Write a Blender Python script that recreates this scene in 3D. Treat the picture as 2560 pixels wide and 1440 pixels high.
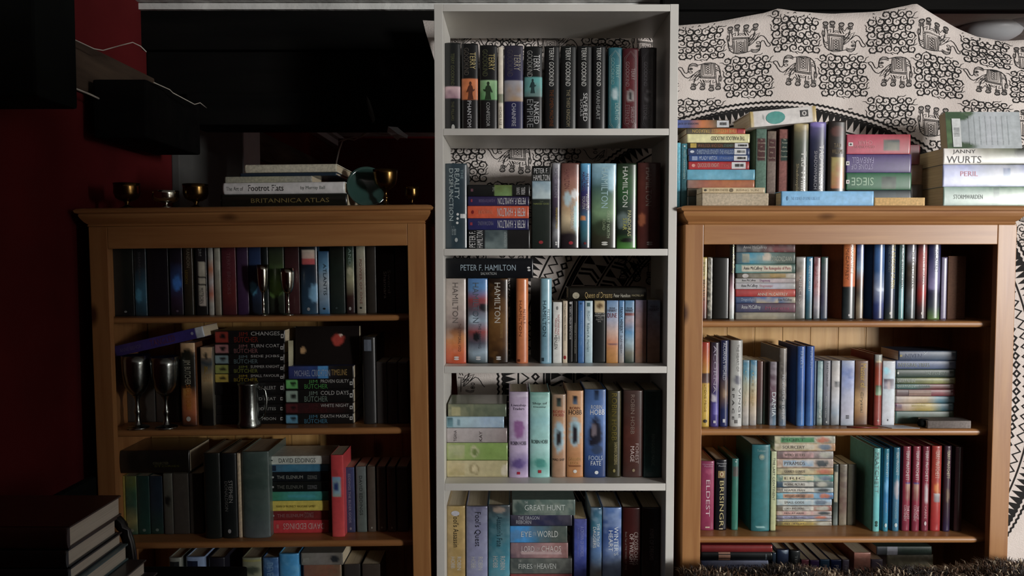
import bpy, bmesh, math, random
import numpy as np
for _o in list(bpy.data.objects): bpy.data.objects.remove(_o)
S = bpy.context.scene
C = S.collection
# ---------------------------------------------------------------- camera
F, CX, CY, ZC, PITCH = 1850.0, 1280.0, 720.0, 1.28, math.atan(80/1850.0)
cam_d = bpy.data.cameras.new('camera'); cam_d.sensor_width = 36; cam_d.lens = F/2560*36
cam_d.clip_start = 0.02
cam = bpy.data.objects.new('camera', cam_d); C.objects.link(cam)
cam.location = (0, 0, ZC); cam.rotation_euler = (math.pi/2-PITCH, 0, 0)
S.camera = cam
# ---------------------------------------------------------------- light
W = bpy.data.worlds.new('world'); S.world = W; W.use_nodes = True
W.node_tree.nodes['Background'].inputs[0].default_value = (.75, .86, 1, 1)
W.node_tree.nodes['Background'].inputs[1].default_value = 0.014
def area(name, loc, target, sx, sy, power, col):
    d = bpy.data.lights.new(name, 'AREA'); d.shape = 'RECTANGLE'; d.size = sx; d.size_y = sy
    d.energy = power; d.color = col
    o = bpy.data.objects.new(name, d); C.objects.link(o); o.location = loc
    dx, dy, dz = [target[i]-loc[i] for i in range(3)]
    o.rotation_euler = (math.atan2(math.hypot(dx, dy), -dz), 0, math.atan2(dy, dx)-math.pi/2)
    return o
area('window_right_offscreen', (6.2, -3.5, 1.50), (0.2, 2.2, 1.35), 1.35, 1.25, 560, (1, .98, .955))
S.view_settings.view_transform = 'Standard'; S.view_settings.look = 'None'
S.view_settings.exposure = 0.0; S.view_settings.gamma = 1.0; S.view_settings.use_curve_mapping = False

# ---------------------------------------------------------------- helpers
cp, sp = math.cos(PITCH), math.sin(PITCH)
def P(px, py, Y):                    # a pixel and the distance of the surface it lies on -> x, z
    u, v = (px-CX)/F, (CY-py)/F
    t = Y/(cp+v*sp)
    return u*t, ZC+t*(v*cp-sp)
def lin(h):
    if not isinstance(h, str): return h
    h = h.lstrip('#')
    if len(h) == 3: h = ''.join(c*2 for c in h)
    o = []
    for i in (0, 2, 4):
        c = int(h[i:i+2], 16)/255
        o.append(c/12.92 if c <= .04045 else ((c+.055)/1.055)**2.4)
    return tuple(o)
def tag(o, label=None, cat=None, group=None, kind=None):
    if label: o['label'] = label
    if cat: o['category'] = cat
    if group: o['group'] = group
    if kind: o['kind'] = kind
    return o
def empty(name, loc=(0, 0, 0), rot=(0, 0, 0)):
    o = bpy.data.objects.new(name, None); C.objects.link(o); o.location = loc; o.rotation_euler = rot
    o.empty_display_size = .02
    return o
def link(name, me, mat=None, parent=None, smooth=False):
    if mat and not me.materials: me.materials.append(mat)
    if smooth:
        me.polygons.foreach_set('use_smooth', [True]*len(me.polygons))
    o = bpy.data.objects.new(name, me); C.objects.link(o)
    if parent is not None: o.parent = parent
    return o
def pyd(name, v, f, mat=None, parent=None, smooth=False):
    me = bpy.data.meshes.new(name); me.from_pydata(v, [], f); me.update()
    return link(name, me, mat, parent, smooth)
QB = [(0, 1, 3, 2), (4, 6, 7, 5), (0, 4, 5, 1), (2, 3, 7, 6), (0, 2, 6, 4), (1, 5, 7, 3)]
def boxv(x0, x1, y0, y1, z0, z1):
    return [(x, y, z) for x in (x0, x1) for y in (y0, y1) for z in (z0, z1)]
class MB:
    def __init__(s): s.v = []; s.f = []
    def add(s, v, f):
        n = len(s.v); s.v += list(v); s.f += [tuple(i+n for i in q) for q in f]
    def box(s, *a): s.add(boxv(*a), QB)
    def tube(s, pts, r, n=8, cap=True):
        rs = r if isinstance(r, (list, tuple)) else [r]*len(pts)
        rings = []; k = len(s.v)
        for i, p in enumerate(pts):
            a = np.array(pts[max(0, i-1)], float); b = np.array(pts[min(len(pts)-1, i+1)], float)
            t = b-a; t /= (np.linalg.norm(t)+1e-9)
            up = np.array((0, 0, 1.)) if abs(t[2]) < .9 else np.array((0, 1., 0))
            e = np.cross(t, up); e /= np.linalg.norm(e); g = np.cross(e, t)
            for j in range(n):
                an = 2*math.pi*j/n
                s.v.append(tuple(np.array(p)+rs[i]*(math.cos(an)*e+math.sin(an)*g)))
        for i in range(len(pts)-1):
            for j in range(n):
                j2 = (j+1) % n
                s.f.append((k+i*n+j, k+i*n+j2, k+(i+1)*n+j2, k+(i+1)*n+j))
        if cap:
            s.f.append(tuple(k+j for j in range(n))[::-1]); s.f.append(tuple(k+(len(pts)-1)*n+j for j in range(n)))
    def lathe(s, prof, n=28, c=(0, 0, 0)):
        k = len(s.v)
        for r, z in prof:
            for j in range(n):
                an = 2*math.pi*j/n
                s.v.append((c[0]+r*math.cos(an), c[1]+r*math.sin(an), c[2]+z))
        for i in range(len(prof)-1):
            for j in range(n):
                j2 = (j+1) % n
                s.f.append((k+i*n+j, k+i*n+j2, k+(i+1)*n+j2, k+(i+1)*n+j))
    def build(s, name, mat=None, parent=None, smooth=False): return pyd(name, s.v, s.f, mat, parent, smooth)
def bbox(name, a, mat, parent=None, bev=.0015, seg=2):
    """a bevelled box: x0,x1,y0,y1,z0,z1"""
    bm = bmesh.new(); vs = [bm.verts.new(p) for p in boxv(*a)]
    for q in QB: bm.faces.new([vs[i] for i in q])
    bmesh.ops.recalc_face_normals(bm, faces=bm.faces)
    if bev: bmesh.ops.bevel(bm, geom=list(bm.edges), offset=bev, segments=seg, affect='EDGES', profile=.6)
    me = bpy.data.meshes.new(name); bm.to_mesh(me); bm.free()
    return link(name, me, mat, parent)
# ---------------------------------------------------------------- materials
def newmat(name):
    m = bpy.data.materials.new(name); m.use_nodes = True
    return m, m.node_tree.nodes, m.node_tree.links, m.node_tree.nodes['Principled BSDF']
def noisy(name, c1, c2, scale=8, rough=.5, metal=0, bump=.0, stretch=(1, 1, 1), detail=4, spec=.5, coat=0, bscale=None):
    m, N, L, B = newmat(name)
    tc = N.new('ShaderNodeTexCoord'); mp = N.new('ShaderNodeMapping'); mp.inputs['Scale'].default_value = stretch
    L.new(tc.outputs['Object'], mp.inputs[0])
    nz = N.new('ShaderNodeTexNoise'); nz.inputs['Scale'].default_value = scale; nz.inputs['Detail'].default_value = detail
    L.new(mp.outputs[0], nz.inputs['Vector'])
    rp = N.new('ShaderNodeValToRGB'); rp.color_ramp.elements[0].position = .35; rp.color_ramp.elements[1].position = .68
    rp.color_ramp.elements[0].color = (*lin(c1), 1); rp.color_ramp.elements[1].color = (*lin(c2), 1)
    L.new(nz.outputs[0], rp.inputs[0]); L.new(rp.outputs[0], B.inputs['Base Color'])
    B.inputs['Roughness'].default_value = rough; B.inputs['Metallic'].default_value = metal
    B.inputs['Specular IOR Level'].default_value = spec; B.inputs['Coat Weight'].default_value = coat
    if bump:
        n2 = N.new('ShaderNodeTexNoise'); n2.inputs['Scale'].default_value = bscale or scale*3; n2.inputs['Detail'].default_value = 5
        L.new(mp.outputs[0], n2.inputs['Vector'])
        bp = N.new('ShaderNodeBump'); bp.inputs['Strength'].default_value = bump; bp.inputs['Distance'].default_value = .01
        L.new(n2.outputs[0], bp.inputs['Height']); L.new(bp.outputs[0], B.inputs['Normal'])
    return m
def woodmat(name, c1, c2, c3, axis, rough=.42, coat=.15):
    """pine: stretched grain along an axis, a few dark knots"""
    m, N, L, B = newmat(name)
    tc = N.new('ShaderNodeTexCoord'); mp = N.new('ShaderNodeMapping')
    sc = [14, 14, 14]; sc[axis] = .9; mp.inputs['Scale'].default_value = sc
    L.new(tc.outputs['Object'], mp.inputs[0])
    nz = N.new('ShaderNodeTexNoise'); nz.inputs['Scale'].default_value = 3.2; nz.inputs['Detail'].default_value = 6; nz.inputs['Distortion'].default_value = .6
    L.new(mp.outputs[0], nz.inputs['Vector'])
    rp = N.new('ShaderNodeValToRGB'); e = rp.color_ramp.elements
    e[0].position = .3; e[0].color = (*lin(c1), 1); e[1].position = .7; e[1].color = (*lin(c2), 1)
    L.new(nz.outputs[0], rp.inputs[0])
    mp2 = N.new('ShaderNodeMapping'); s2 = [5.2, 5.2, 5.2]; s2[axis] = 2.6; mp2.inputs['Scale'].default_value = s2
    mp2.inputs['Location'].default_value = (.31, .2, .77)
    L.new(tc.outputs['Object'], mp2.inputs[0])
    vo = N.new('ShaderNodeTexVoronoi'); vo.inputs['Scale'].default_value = 1.0; L.new(mp2.outputs[0], vo.inputs['Vector'])
    r2 = N.new('ShaderNodeValToRGB'); r2.color_ramp.elements[0].position = .05; r2.color_ramp.elements[1].position = .11
    r2.color_ramp.elements[0].color = (1, 1, 1, 1); r2.color_ramp.elements[1].color = (0, 0, 0, 1)
    L.new(vo.outputs['Distance'], r2.inputs[0])
    mx = N.new('ShaderNodeMixRGB'); mx.inputs[2].default_value = (*lin(c3), 1)
    L.new(r2.outputs[0], mx.inputs[0]); L.new(rp.outputs[0], mx.inputs[1]); L.new(mx.outputs[0], B.inputs['Base Color'])
    B.inputs['Roughness'].default_value = rough; B.inputs['Coat Weight'].default_value = coat; B.inputs['Coat Roughness'].default_value = .3
    bp = N.new('ShaderNodeBump'); bp.inputs['Strength'].default_value = .12; bp.inputs['Distance'].default_value = .003
    L.new(nz.outputs[0], bp.inputs['Height']); L.new(bp.outputs[0], B.inputs['Normal'])
    return m
def printmat(name, rough, spec, coat, wear=.10, nscale=60):
    """printed covers: colours of the print come from the 'print' colour attribute, with worn speckle on top"""
    m, N, L, B = newmat(name)
    at = N.new('ShaderNodeAttribute'); at.attribute_name = 'print'
    tc = N.new('ShaderNodeTexCoord'); nz = N.new('ShaderNodeTexNoise'); nz.inputs['Scale'].default_value = nscale; nz.inputs['Detail'].default_value = 5
    L.new(tc.outputs['Object'], nz.inputs['Vector'])
    mr = N.new('ShaderNodeMapRange'); mr.inputs[1].default_value = .3; mr.inputs[2].default_value = .7
    mr.inputs[3].default_value = 1-wear; mr.inputs[4].default_value = 1+wear
    L.new(nz.outputs[0], mr.inputs[0])
    mx = N.new('ShaderNodeVectorMath'); mx.operation = 'SCALE'
    L.new(at.outputs['Color'], mx.inputs[0]); L.new(mr.outputs[0], mx.inputs['Scale']); L.new(mx.outputs[0], B.inputs['Base Color'])
    B.inputs['Roughness'].default_value = rough; B.inputs['Specular IOR Level'].default_value = spec
    B.inputs['Coat Weight'].default_value = coat; B.inputs['Coat Roughness'].default_value = .16
    return m
def pagemat(name, c1, c2, axis):
    m, N, L, B = newmat(name)
    tc = N.new('ShaderNodeTexCoord'); mp = N.new('ShaderNodeMapping'); s = [6, 6, 6]; s[axis] = 1500; mp.inputs['Scale'].default_value = s
    L.new(tc.outputs['Object'], mp.inputs[0])
    nz = N.new('ShaderNodeTexNoise'); nz.inputs['Scale'].default_value = 1; nz.inputs['Detail'].default_value = 2; L.new(mp.outputs[0], nz.inputs['Vector'])
    rp = N.new('ShaderNodeValToRGB'); rp.color_ramp.elements[0].color = (*lin(c1), 1); rp.color_ramp.elements[1].color = (*lin(c2), 1)
    rp.color_ramp.elements[0].position = .3; rp.color_ramp.elements[1].position = .6
    L.new(nz.outputs[0], rp.inputs[0]); L.new(rp.outputs[0], B.inputs['Base Color']); B.inputs['Roughness'].default_value = .85
    return m
M = {}
M['white'] = noisy('white_laminate', 'd2d0ca', 'dad8d2', 5, .42, bump=.02, bscale=60)
M['pine_h'] = woodmat('pine_along', '96643a', 'ac7c4c', '4c2c18', 0)
M['pine_v'] = woodmat('pine_upright', '96643a', 'ac7c4c', '4c2c18', 2)
M['pinedk_h'] = woodmat('stained_pine_along', '7a3f1a', '96582a', '2e1408', 0)
M['pinedk_v'] = woodmat('stained_pine_upright', '8a5220', 'a5682c', '2e1408', 2)
M['pineback'] = woodmat('pine_boards', 'b5894e', 'cba267', '7a4a20', 2)
M['red'] = noisy('red_paint', '521416', '621a1c', 3, .85, spec=.15, bump=.12, bscale=25)
M['plaster'] = noisy('white_plaster', 'c6c7c4', 'e2e2df', 6, .85, bump=.7, bscale=14)
M['timber'] = noisy('black_timber', '050505', '0d0c0b', 4, .85, spec=.12, bump=.4, stretch=(.5, 4, 4), bscale=9)
M['timberb'] = noisy('brown_timber', '3a2c22', '5b4a3b', 5, .7, bump=.5, stretch=(4, .5, 4), bscale=9)
M['greypanel'] = noisy('grey_panel_paint', '4a4b49', '565755', 4, .8)
M['whitepaint'] = noisy('white_gloss_paint', 'c4c8cc', 'dadde0', 4, .4)
M['floor'] = noisy('floor_boards', '3a2416', '5a3a22', 4, .5, stretch=(6, .6, 1))
M['dark'] = noisy('dark_cloth', '0a0d0c', '121614', 8, .9, spec=.15)
M['cloth'] = noisy('tapestry_cotton', 'd2c8c2', 'dcd4ce', 7, .92, bump=.25, bscale=240)
M['ink'] = noisy('black_textile_ink', '0a0909', '141212', 30, .9)
M['page_x'] = pagemat('aged_pages', 'b9a98a', 'd8cbb0', 0); M['page_z'] = pagemat('aged_pages_flat', 'b9a98a', 'd8cbb0', 2)
M['wpage_x'] = pagemat('white_pages', 'c9c4b6', 'e2ddd0', 0); M['wpage_z'] = pagemat('white_pages_flat', 'c9c4b6', 'e2ddd0', 2)
M['gloss'] = printmat('glossy_jacket', .30, .5, .3)
M['semi'] = printmat('laminated_paperback', .36, .45, .22, .14)
M['matt'] = printmat('cloth_binding', .75, .3, 0, .22, 160)
M['pewter'] = noisy('pewter', '7c817e', 'a0a5a0', 9, .24, 1, bump=.15, bscale=30)
M['brass'] = noisy('dull_brass', '5c4626', '7e6036', 9, .25, 1)
M['silver'] = noisy('silver_plate', 'b5b6a8', 'd8d8cc', 9, .16, 1)
_ink = {}
def inkmat(c, metal=False):
    k = (c, metal)
    if k not in _ink:
        l = lin(c)
        _ink[k] = noisy('print_'+c, tuple(x*.82 for x in l), l, 90, .3 if metal else .5, .75 if metal else 0)
    return _ink[k]
# ---------------------------------------------------------------- books
class Frame:
    """a piece of furniture that may lean a little; its things share the lean"""
    def __init__(s, tilt=0, px=0, pz=0): s.a = tilt; s.px = px; s.pz = pz; s.c = math.cos(tilt); s.s = math.sin(tilt); s.lim = None
    def loc(s, x, z):            # world -> local
        x -= s.px; z -= s.pz
        return s.px+x*s.c-z*s.s, s.pz+x*s.s+z*s.c
    def wor(s, x, z):
        x -= s.px; z -= s.pz
        return s.px+x*s.c+z*s.s, s.pz-x*s.s+z*s.c
    def P(s, px, py, Y): return s.loc(*P(px, py, Y))
_fc = bpy.data.curves.new('lettering', 'FONT'); _fc.resolution_u = 2
_fo = bpy.data.objects.new('lettering', _fc); C.objects.link(_fo)
_tc = {}
def textmesh(txt, bold=0.0, serif=False):
    k = (txt, bold)
    if k not in _tc:
        _fc.body = txt; _fc.offset = bold
        dg = bpy.context.evaluated_depsgraph_get(); dg.update()
        me = _fo.evaluated_get(dg).to_mesh()
        n = len(me.vertices); co = np.empty(n*3, np.float32); me.vertices.foreach_get('co', co); co = co.reshape(-1, 3)[:, :2].copy()
        fs = [tuple(p.vertices) for p in me.polygons]
        _fo.evaluated_get(dg).to_mesh_clear()
        if n:
            lo = co.min(0); hi = co.max(0); co = (co-lo)/np.maximum(hi-lo, 1e-6)
        _tc[k] = (co, fs)
    return _tc[k]
def vnoise(u, v, seed, f):
    """smooth value noise on arrays"""
    r = np.random.RandomState(seed).rand(64, 64)
    x = u*f; y = v*f; xi = np.floor(x).astype(int); yi = np.floor(y).astype(int); fx = x-xi; fy = y-yi
    fx = fx*fx*(3-2*fx); fy = fy*fy*(3-2*fy)
    g = lambda a, b: r[a % 64, b % 64]
    return (g(xi, yi)*(1-fx)+g(xi+1, yi)*fx)*(1-fy)+(g(xi, yi+1)*(1-fx)+g(xi+1, yi+1)*fx)*fy
_seed = [1]
def paint(base, ops, U, V, horiz, w, h, gain):
    """colour of the printed spine at U (left-right) and V (top-down)"""
    _seed[0] += 7; sd = _seed[0] % 9973
    stops = [np.array(lin(c)) for c in base.split('>')]
    s = U if horiz else V
    if len(stops) == 1: col = np.repeat(stops[0][None], len(U), 0)
    else:
        t = np.clip(s*(len(stops)-1)+.25*(vnoise(U*w*40, V*h*40, sd+3, 1)-.5), 0, len(stops)-1.001); i = t.astype(int); f = (t-i)[:, None]
        A = np.array(stops); col = A[i]*(1-f)+A[i+1]*f
    for o in ops:
        if o[0] == 'P':
            _, u0, v0, u1, v1, c1, c2 = o
            m = (U >= u0) & (U <= u1) & (V >= v0) & (V <= v1)
            n = vnoise(U*w*70, V*h*70, sd+11, 1); t = np.clip((V-v0)/(v1-v0)+(n-.5)*.9, 0, 1)[:, None]
            cc = np.array(lin(c1))*(1-t)+np.array(lin(c2))*t
            col = np.where(m[:, None], cc, col)
        elif o[0] == 'O':
            _, u, v, ru, rv, c = o
            d = ((U-u)/ru)**2+((V-v)/rv)**2+(vnoise(U*w*120, V*h*120, sd+5, 1)-.5)*.7
            a = np.clip(1.6*(1.1-d), 0, 1)[:, None]; col = col*(1-a)+np.array(lin(c))*a
        elif o[0] == 'N':
            _, am, c = o[:3]; fr = o[3] if len(o) > 3 else 60
            n = vnoise(U*w*fr, V*h*fr, sd+23, 1)*.6+vnoise(U*w*fr*2.3, V*h*fr*2.3, sd+29, 1)*.4
            a = np.clip((n-.5)*5+.3, 0, 1)[:, None]*am; col = col*(1-a)+np.array(lin(c))*a
    lum = col@np.array((.25, .62, .13)); col = col*.86+lum[:, None]*.14
    return np.clip(col*gain, .002, .86)
# short makers for what is printed on a spine
def t(s, u0, u1, v0, v1, c='c8c8c4', r=1, m=False): return ('t', s, u0, u1, v0, v1, c, r, m)
def h(s, u0, u1, v0, v1, c='c8c8c4', m=False): return ('t', s, u0, u1, v0, v1, c, 0, m)
def d(s, u0, u1, v0, v1, c='c8c8c4', m=False): return ('t', s, u0, u1, v0, v1, c, 2, m)
def e(u0, u1, v0, v1, c='c8c8c4', n='publisher_mark'): return ('e', u0, u1, v0, v1, c, n)
def r(u0, u1, v0, v1, c='c8c8c4', n='publisher_mark'): return ('r', u0, u1, v0, v1, c, n)
def bar(u0, u1, v0, v1): return ('b', u0, u1, v0, v1)
FIG = [(.5, 0), (.6, .04), (.63, .12), (.58, .2), (.72, .27), (.8, .45), (.98, .42), (1, .47), (.82, .56), (.74, .5), (.72, .7), (.84, 1), (.2, 1), (.3, .7), (.27, .5), (.12, .62), (.05, .58), (.2, .4), (.28, .27), (.42, .2), (.37, .12), (.4, .04)]
def fig(u0, u1, v0, v1, c, flip=False): return ('g', u0, u1, v0, v1, c, flip)      # robed figure in a cover picture
def frm(u0, u1, v0, v1, c): return ('k', u0, u1, v0, v1, c)                          # arched line frame
def Pn(u0, u1, v0, v1, c1, c2=None): return ('P', u0, v0, u1, v1, c1, c2 or c1)
def O(u, v, ru, rv, c): return ('O', u, v, ru, rv, c)
def N_(a, c, f=60): return ('N', a, c, f)
LABELS = {}
def book(fr, x0, x1, z0, z1, Y, base, label, ops=(), horiz=False, dep=None, hb=True, rnd=None, mat='gloss', gain=1.5, yaw=0, roll=0,
         pitch=0, group=None, white=False, name=None, side=None):
    w, hh = x1-x0, z1-z0
    if w < .003 or hh < .003: print('THIN', label, w, hh)
    thick = hh if horiz else w
    if dep is None: dep = .155 if hb else .108
    if rnd is None: rnd = min(.006, thick*.2) if hb else min(.0018, thick*.09)
    tb = .0026 if hb else .0009
    ex = .0032 if hb else .0006
    if tb*2.6 > thick: tb = thick*.2
    xw, zw = fr.wor((x0+x1)/2, z0)
    root = empty(name or ('hardback_book' if hb else 'paperback_book'), (xw, Y, zw), (math.radians(pitch), fr.a+math.radians(roll), math.radians(yaw)))
    tag(root, label, 'book', group)
    n = LABELS.get(label, 0); LABELS[label] = n+1
    k = .965; q = math.sqrt(1-k*k)
    def surf(U, V):
        s = (V if horiz else U)*2-1
        return -rnd*(np.sqrt(np.maximum(0, 1-(k*s)**2))-q)/(1-q)
    longpx, shortpx = (w, hh) if horiz else (hh, w)
    nl = int(min(64, max(10, longpx*F/Y/3.6))); ns = int(min(14, max(6, shortpx*F/Y/3.6)))
    nu, nv = (nl, ns) if horiz else (ns, nl)
    ug = np.linspace(0, 1, nu+1); vg = np.linspace(0, 1, nv+1)
    if horiz: vg = .5-.5*np.cos(np.pi*vg)*1.0
    else: ug = .5-.5*np.cos(np.pi*ug)
    U, V = [a.ravel() for a in np.meshgrid(ug, vg)]
    col = paint(base, [o for o in ops if o[0] in 'PON'], U, V, horiz, w, hh, gain)
    Yv = surf(U, V)
    v = [(float(-w/2+w*a), float(y), float(hh*(1-b))) for a, b, y in zip(U, V, Yv)]
    f = []; st = nu+1
    for j in range(nv):
        for i in range(nu): f.append((j*st+i, (j+1)*st+i, (j+1)*st+i+1, j*st+i+1))
    ring = [i for i in range(st)]+[j*st+nu for j in range(1, nv+1)]+[nv*st+i for i in range(nu-1, -1, -1)]+[j*st for j in range(nv-1, 0, -1)]
    b0 = len(v); cols = list(map(tuple, col))
    for i in ring:
        x, y, z = v[i]; v.append((x, tb, z)); cols.append(tuple(col[i]))
    m = len(ring)
    for a in range(m): f.append((ring[a], ring[(a+1) % m], b0+(a+1) % m, b0+a))
    mid = tuple(np.median(col, 0)) if side is None else lin(side)
    for sgn in (0, 1):
        n0 = len(v)
        if horiz: bx = boxv(-w/2, w/2, 0, dep, 0 if sgn == 0 else hh-tb, tb if sgn == 0 else hh)
        else: bx = boxv(-w/2 if sgn == 0 else w/2-tb, -w/2+tb if sgn == 0 else w/2, 0, dep, 0, hh)
        v += bx; cols += [mid]*8; f += [tuple(n0+i for i in qd) for qd in QB]
    me = bpy.data.meshes.new('cover'); me.from_pydata(v, [], f)
    ca = me.color_attributes.new('print', 'FLOAT_COLOR', 'POINT')
    arr = np.ones((len(v), 4), np.float32); arr[:, :3] = np.array(cols); ca.data.foreach_set('color', arr.ravel())
    sm = [True]*(nu*nv)+[False]*(len(f)-nu*nv); me.polygons.foreach_set('use_smooth', sm); me.update()
    link('cover', me, M[mat], root)
    pm = M[('w' if white else '')+('page_z' if horiz else 'page_x')]
    if horiz: pyd('page_block', boxv(-w/2+ex, w/2-ex, .0015, dep-ex, tb, hh-tb), QB, pm, root)
    else: pyd('page_block', boxv(-w/2+tb, w/2-tb, .0015, dep-ex, ex, hh-ex), QB, pm, root)
    def at(u, vv, off=.0005):
        return (float(-w/2+w*u), float(surf(np.array([u]), np.array([vv]))[0]-off), float(hh*(1-vv)))
    li = 0
    for o in ops:
        if o[0] == 't':
            _, s, u0, u1, v0, v1, c, rot, met = o
            co, fs = textmesh(s)
            if not len(co): continue
            tx, ty = co[:, 0], co[:, 1]
            if rot == 1: uu = u0+(u1-u0)*ty; vv = v0+(v1-v0)*tx
            elif rot == 0: uu = u0+(u1-u0)*tx; vv = v1-(v1-v0)*ty
            elif rot == 2: uu = u1-(u1-u0)*tx; vv = v0+(v1-v0)*ty
            else: uu = u1-(u1-u0)*ty; vv = v1-(v1-v0)*tx
            yy = surf(uu, vv)-.0006
            pyd('spine_lettering', [(float(-w/2+w*a), float(y), float(hh*(1-b))) for a, b, y in zip(uu, vv, yy)], fs, inkmat(c, met), root)
        elif o[0] in 'er':
            _, u0, u1, v0, v1, c, nm = o
            if o[0] == 'e': pts = [((u0+u1)/2+(u1-u0)/2*math.cos(a*math.pi/8), (v0+v1)/2+(v1-v0)/2*math.sin(a*math.pi/8)) for a in range(16)]
            else: pts = [(u0, v0), (u0, (v0+v1)/2), (u0, v1), ((u0+u1)/2, v1), (u1, v1), (u1, (v0+v1)/2), (u1, v0), ((u0+u1)/2, v0)]
            cc = at((u0+u1)/2, (v0+v1)/2, .0009)
            vs = [cc]+[at(a, b, .0009) for a, b in pts]; k2 = len(pts)
            pyd(nm, vs, [(0, 1+i, 1+(i+1) % k2) for i in range(k2)], inkmat(c), root)
        elif o[0] == 'g':
            _, u0, u1, v0, v1, c, fl = o
            pts = [(u0+(u1-u0)*((1-a) if fl else a), v0+(v1-v0)*b) for a, b in FIG]
            pyd('picture_figure', [at(a, b, .0011) for a, b in pts], [tuple(range(len(pts)))], inkmat(c), root)
        elif o[0] == 'k':
            _, u0, u1, v0, v1, c = o; um = (u0+u1)/2; dv = (u1-u0)*w/hh*.55; mbk = MB()
            pts = [(um, v0), (um+(u1-um)*.35, v0+dv*.35), (u1, v0+dv)]+[(u1, v0+dv+(v1-v0-2*dv)*q/8) for q in range(1, 8)]+[(u1, v1-dv), (um+(u1-um)*.35, v1-dv*.35), (um, v1)]
            pts += [(2*um-a, b) for a, b in pts[-2:0:-1]]
            for s_ in (1, .8):
                vs = []
                for a, b in pts:
                    vs += [at(um+(a-um)*s_, (v0+v1)/2+(b-(v0+v1)/2)*(1-(1-s_)*.12), .0010), at(um+(a-um)*(s_-.055), (v0+v1)/2+(b-(v0+v1)/2)*(1-(1-s_)*.12-.006), .0010)]
                m_ = len(pts); mbk.add(vs, [(2*q, 2*q+1, 2*((q+1) % m_)+1, 2*((q+1) % m_)) for q in range(m_)])
            mbk.build('frame_line', inkmat(c), root)
        elif o[0] == 'b':
            _, u0, u1, v0, v1 = o
            st_ = pyd('price_sticker', [at(u0, v0, .0012), at(u1, v0, .0012), at(u1, v1, .0012), at(u0, v1, .0012)], [(0, 1, 2, 3)], inkmat('d8dadc'), root)
            mb = MB(); rr = random.Random(len(LABELS)); uu = u0+(u1-u0)*.25
            while uu < u0+(u1-u0)*.88:
                bw = (u1-u0)*rr.choice((.02, .035, .05))
                mb.add([at(uu, v0+(v1-v0)*.28, .0016), at(uu+bw, v0+(v1-v0)*.28, .0016), at(uu+bw, v0+(v1-v0)*.7, .0016), at(uu, v0+(v1-v0)*.7, .0016)], [(0, 1, 2, 3)])
                uu += bw+(u1-u0)*rr.choice((.02, .03))
            mb.build('barcode', inkmat('1a1a1a'), st_)
    return root
def row(fr, zs, Y, items, where, group, **kw):
    """upright books: x0, x1, top pixel, colours, look, *print, {options}"""
    for n, it in enumerate(items):
        x0, x1, yt, base, look = it[:5]
        ops = [o for o in it[5:] if isinstance(o, tuple)]; k = dict(kw)
        for o in it[5:]:
            if isinstance(o, dict): k.update(o)
        Yb = k.pop('Y', Y)+((n*37) % 7-3)*.0007; lim = fr.lim if fr.lim and yt > fr.lim[2] else (-9, 9)
        xa, za = fr.P(x0, yt, Yb); xb, zb = fr.P(x1, yt, Yb)
        xa = max(xa+.0004, lim[0]); xb = min(xb-.0004, lim[1])
        full = k.pop('full', False)
        book(fr, xa, xb, zs+.0003, max((za+zb)/2, zs+.05), Yb, base, look if full else look+' '+where, ops, group=group, **k)
def stack(fr, zs, Y, items, ybot, where, group, **kw):
    """flat pile, top to bottom: x0, x1, top pixel, colours, look, *print; zs = level it lies on (None: ybot says)"""
    if zs is None: zs = fr.P((items[-1][0]+items[-1][1])/2, ybot, Y)[1]
    YY = [Y+((n*29) % 5-2)*.0012 for n in range(len(items))]
    for n, it in enumerate(items):
        x0, x1, yt, base, look = it[:5]
        ops = [o for o in it[5:] if isinstance(o, tuple)]; k = dict(kw)
        for o in it[5:]:
            if isinstance(o, dict): k.update(o)
        full = k.pop('full', False)
        Yb = k.pop('Y', YY[n])
        xa, _ = fr.P(x0, yt, Yb); xb, _ = fr.P(x1, yt, Yb); zt = fr.P((x0+x1)/2, yt, Yb)[1]
        if fr.lim and yt > fr.lim[2]: xa = max(xa, fr.lim[0]); xb = min(xb, fr.lim[1])
        z0 = zs if n == len(items)-1 else fr.P((items[n+1][0]+items[n+1][1])/2, items[n+1][2], items[n+1][-1].get('Y', YY[n+1]) if isinstance(items[n+1][-1], dict) else YY[n+1])[1]
        zt = max(zt, z0+.006)
        book(fr, xa, xb, z0+.0004, zt, Yb, base, look if full else look+' '+where, ops, horiz=True, group=group, **k)
# ---------------------------------------------------------------- the room
CEIL = 2.152; LW = -1.285
def struct(name, a, mat, bev=0, kind='structure'):
    o = bbox(name, a, mat, None, bev); o['kind'] = kind; return o
struct('floor', (-3, 8, -4.6, 6, -.06, 0), M['floor'])
struct('ceiling', (LW-.1, 8, -4.6, 5.6, CEIL, CEIL+.06), M['plaster'])
struct('wall_left', (LW-.1, LW, -2.4, 5.6, 0, CEIL), M['red'])
struct('wall_back', (LW, 7.6, 5.45, 5.55, 0, CEIL), M['red'])
struct('shade_partition', (LW, 2.60, -.52, -.40, 0, 1.87), M['red'])  # unseen partition, added to keep window light off the left bookcase
struct('wall_right', (7.6, 7.7, -4.6, 5.6, 0, CEIL), M['plaster'])
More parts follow.
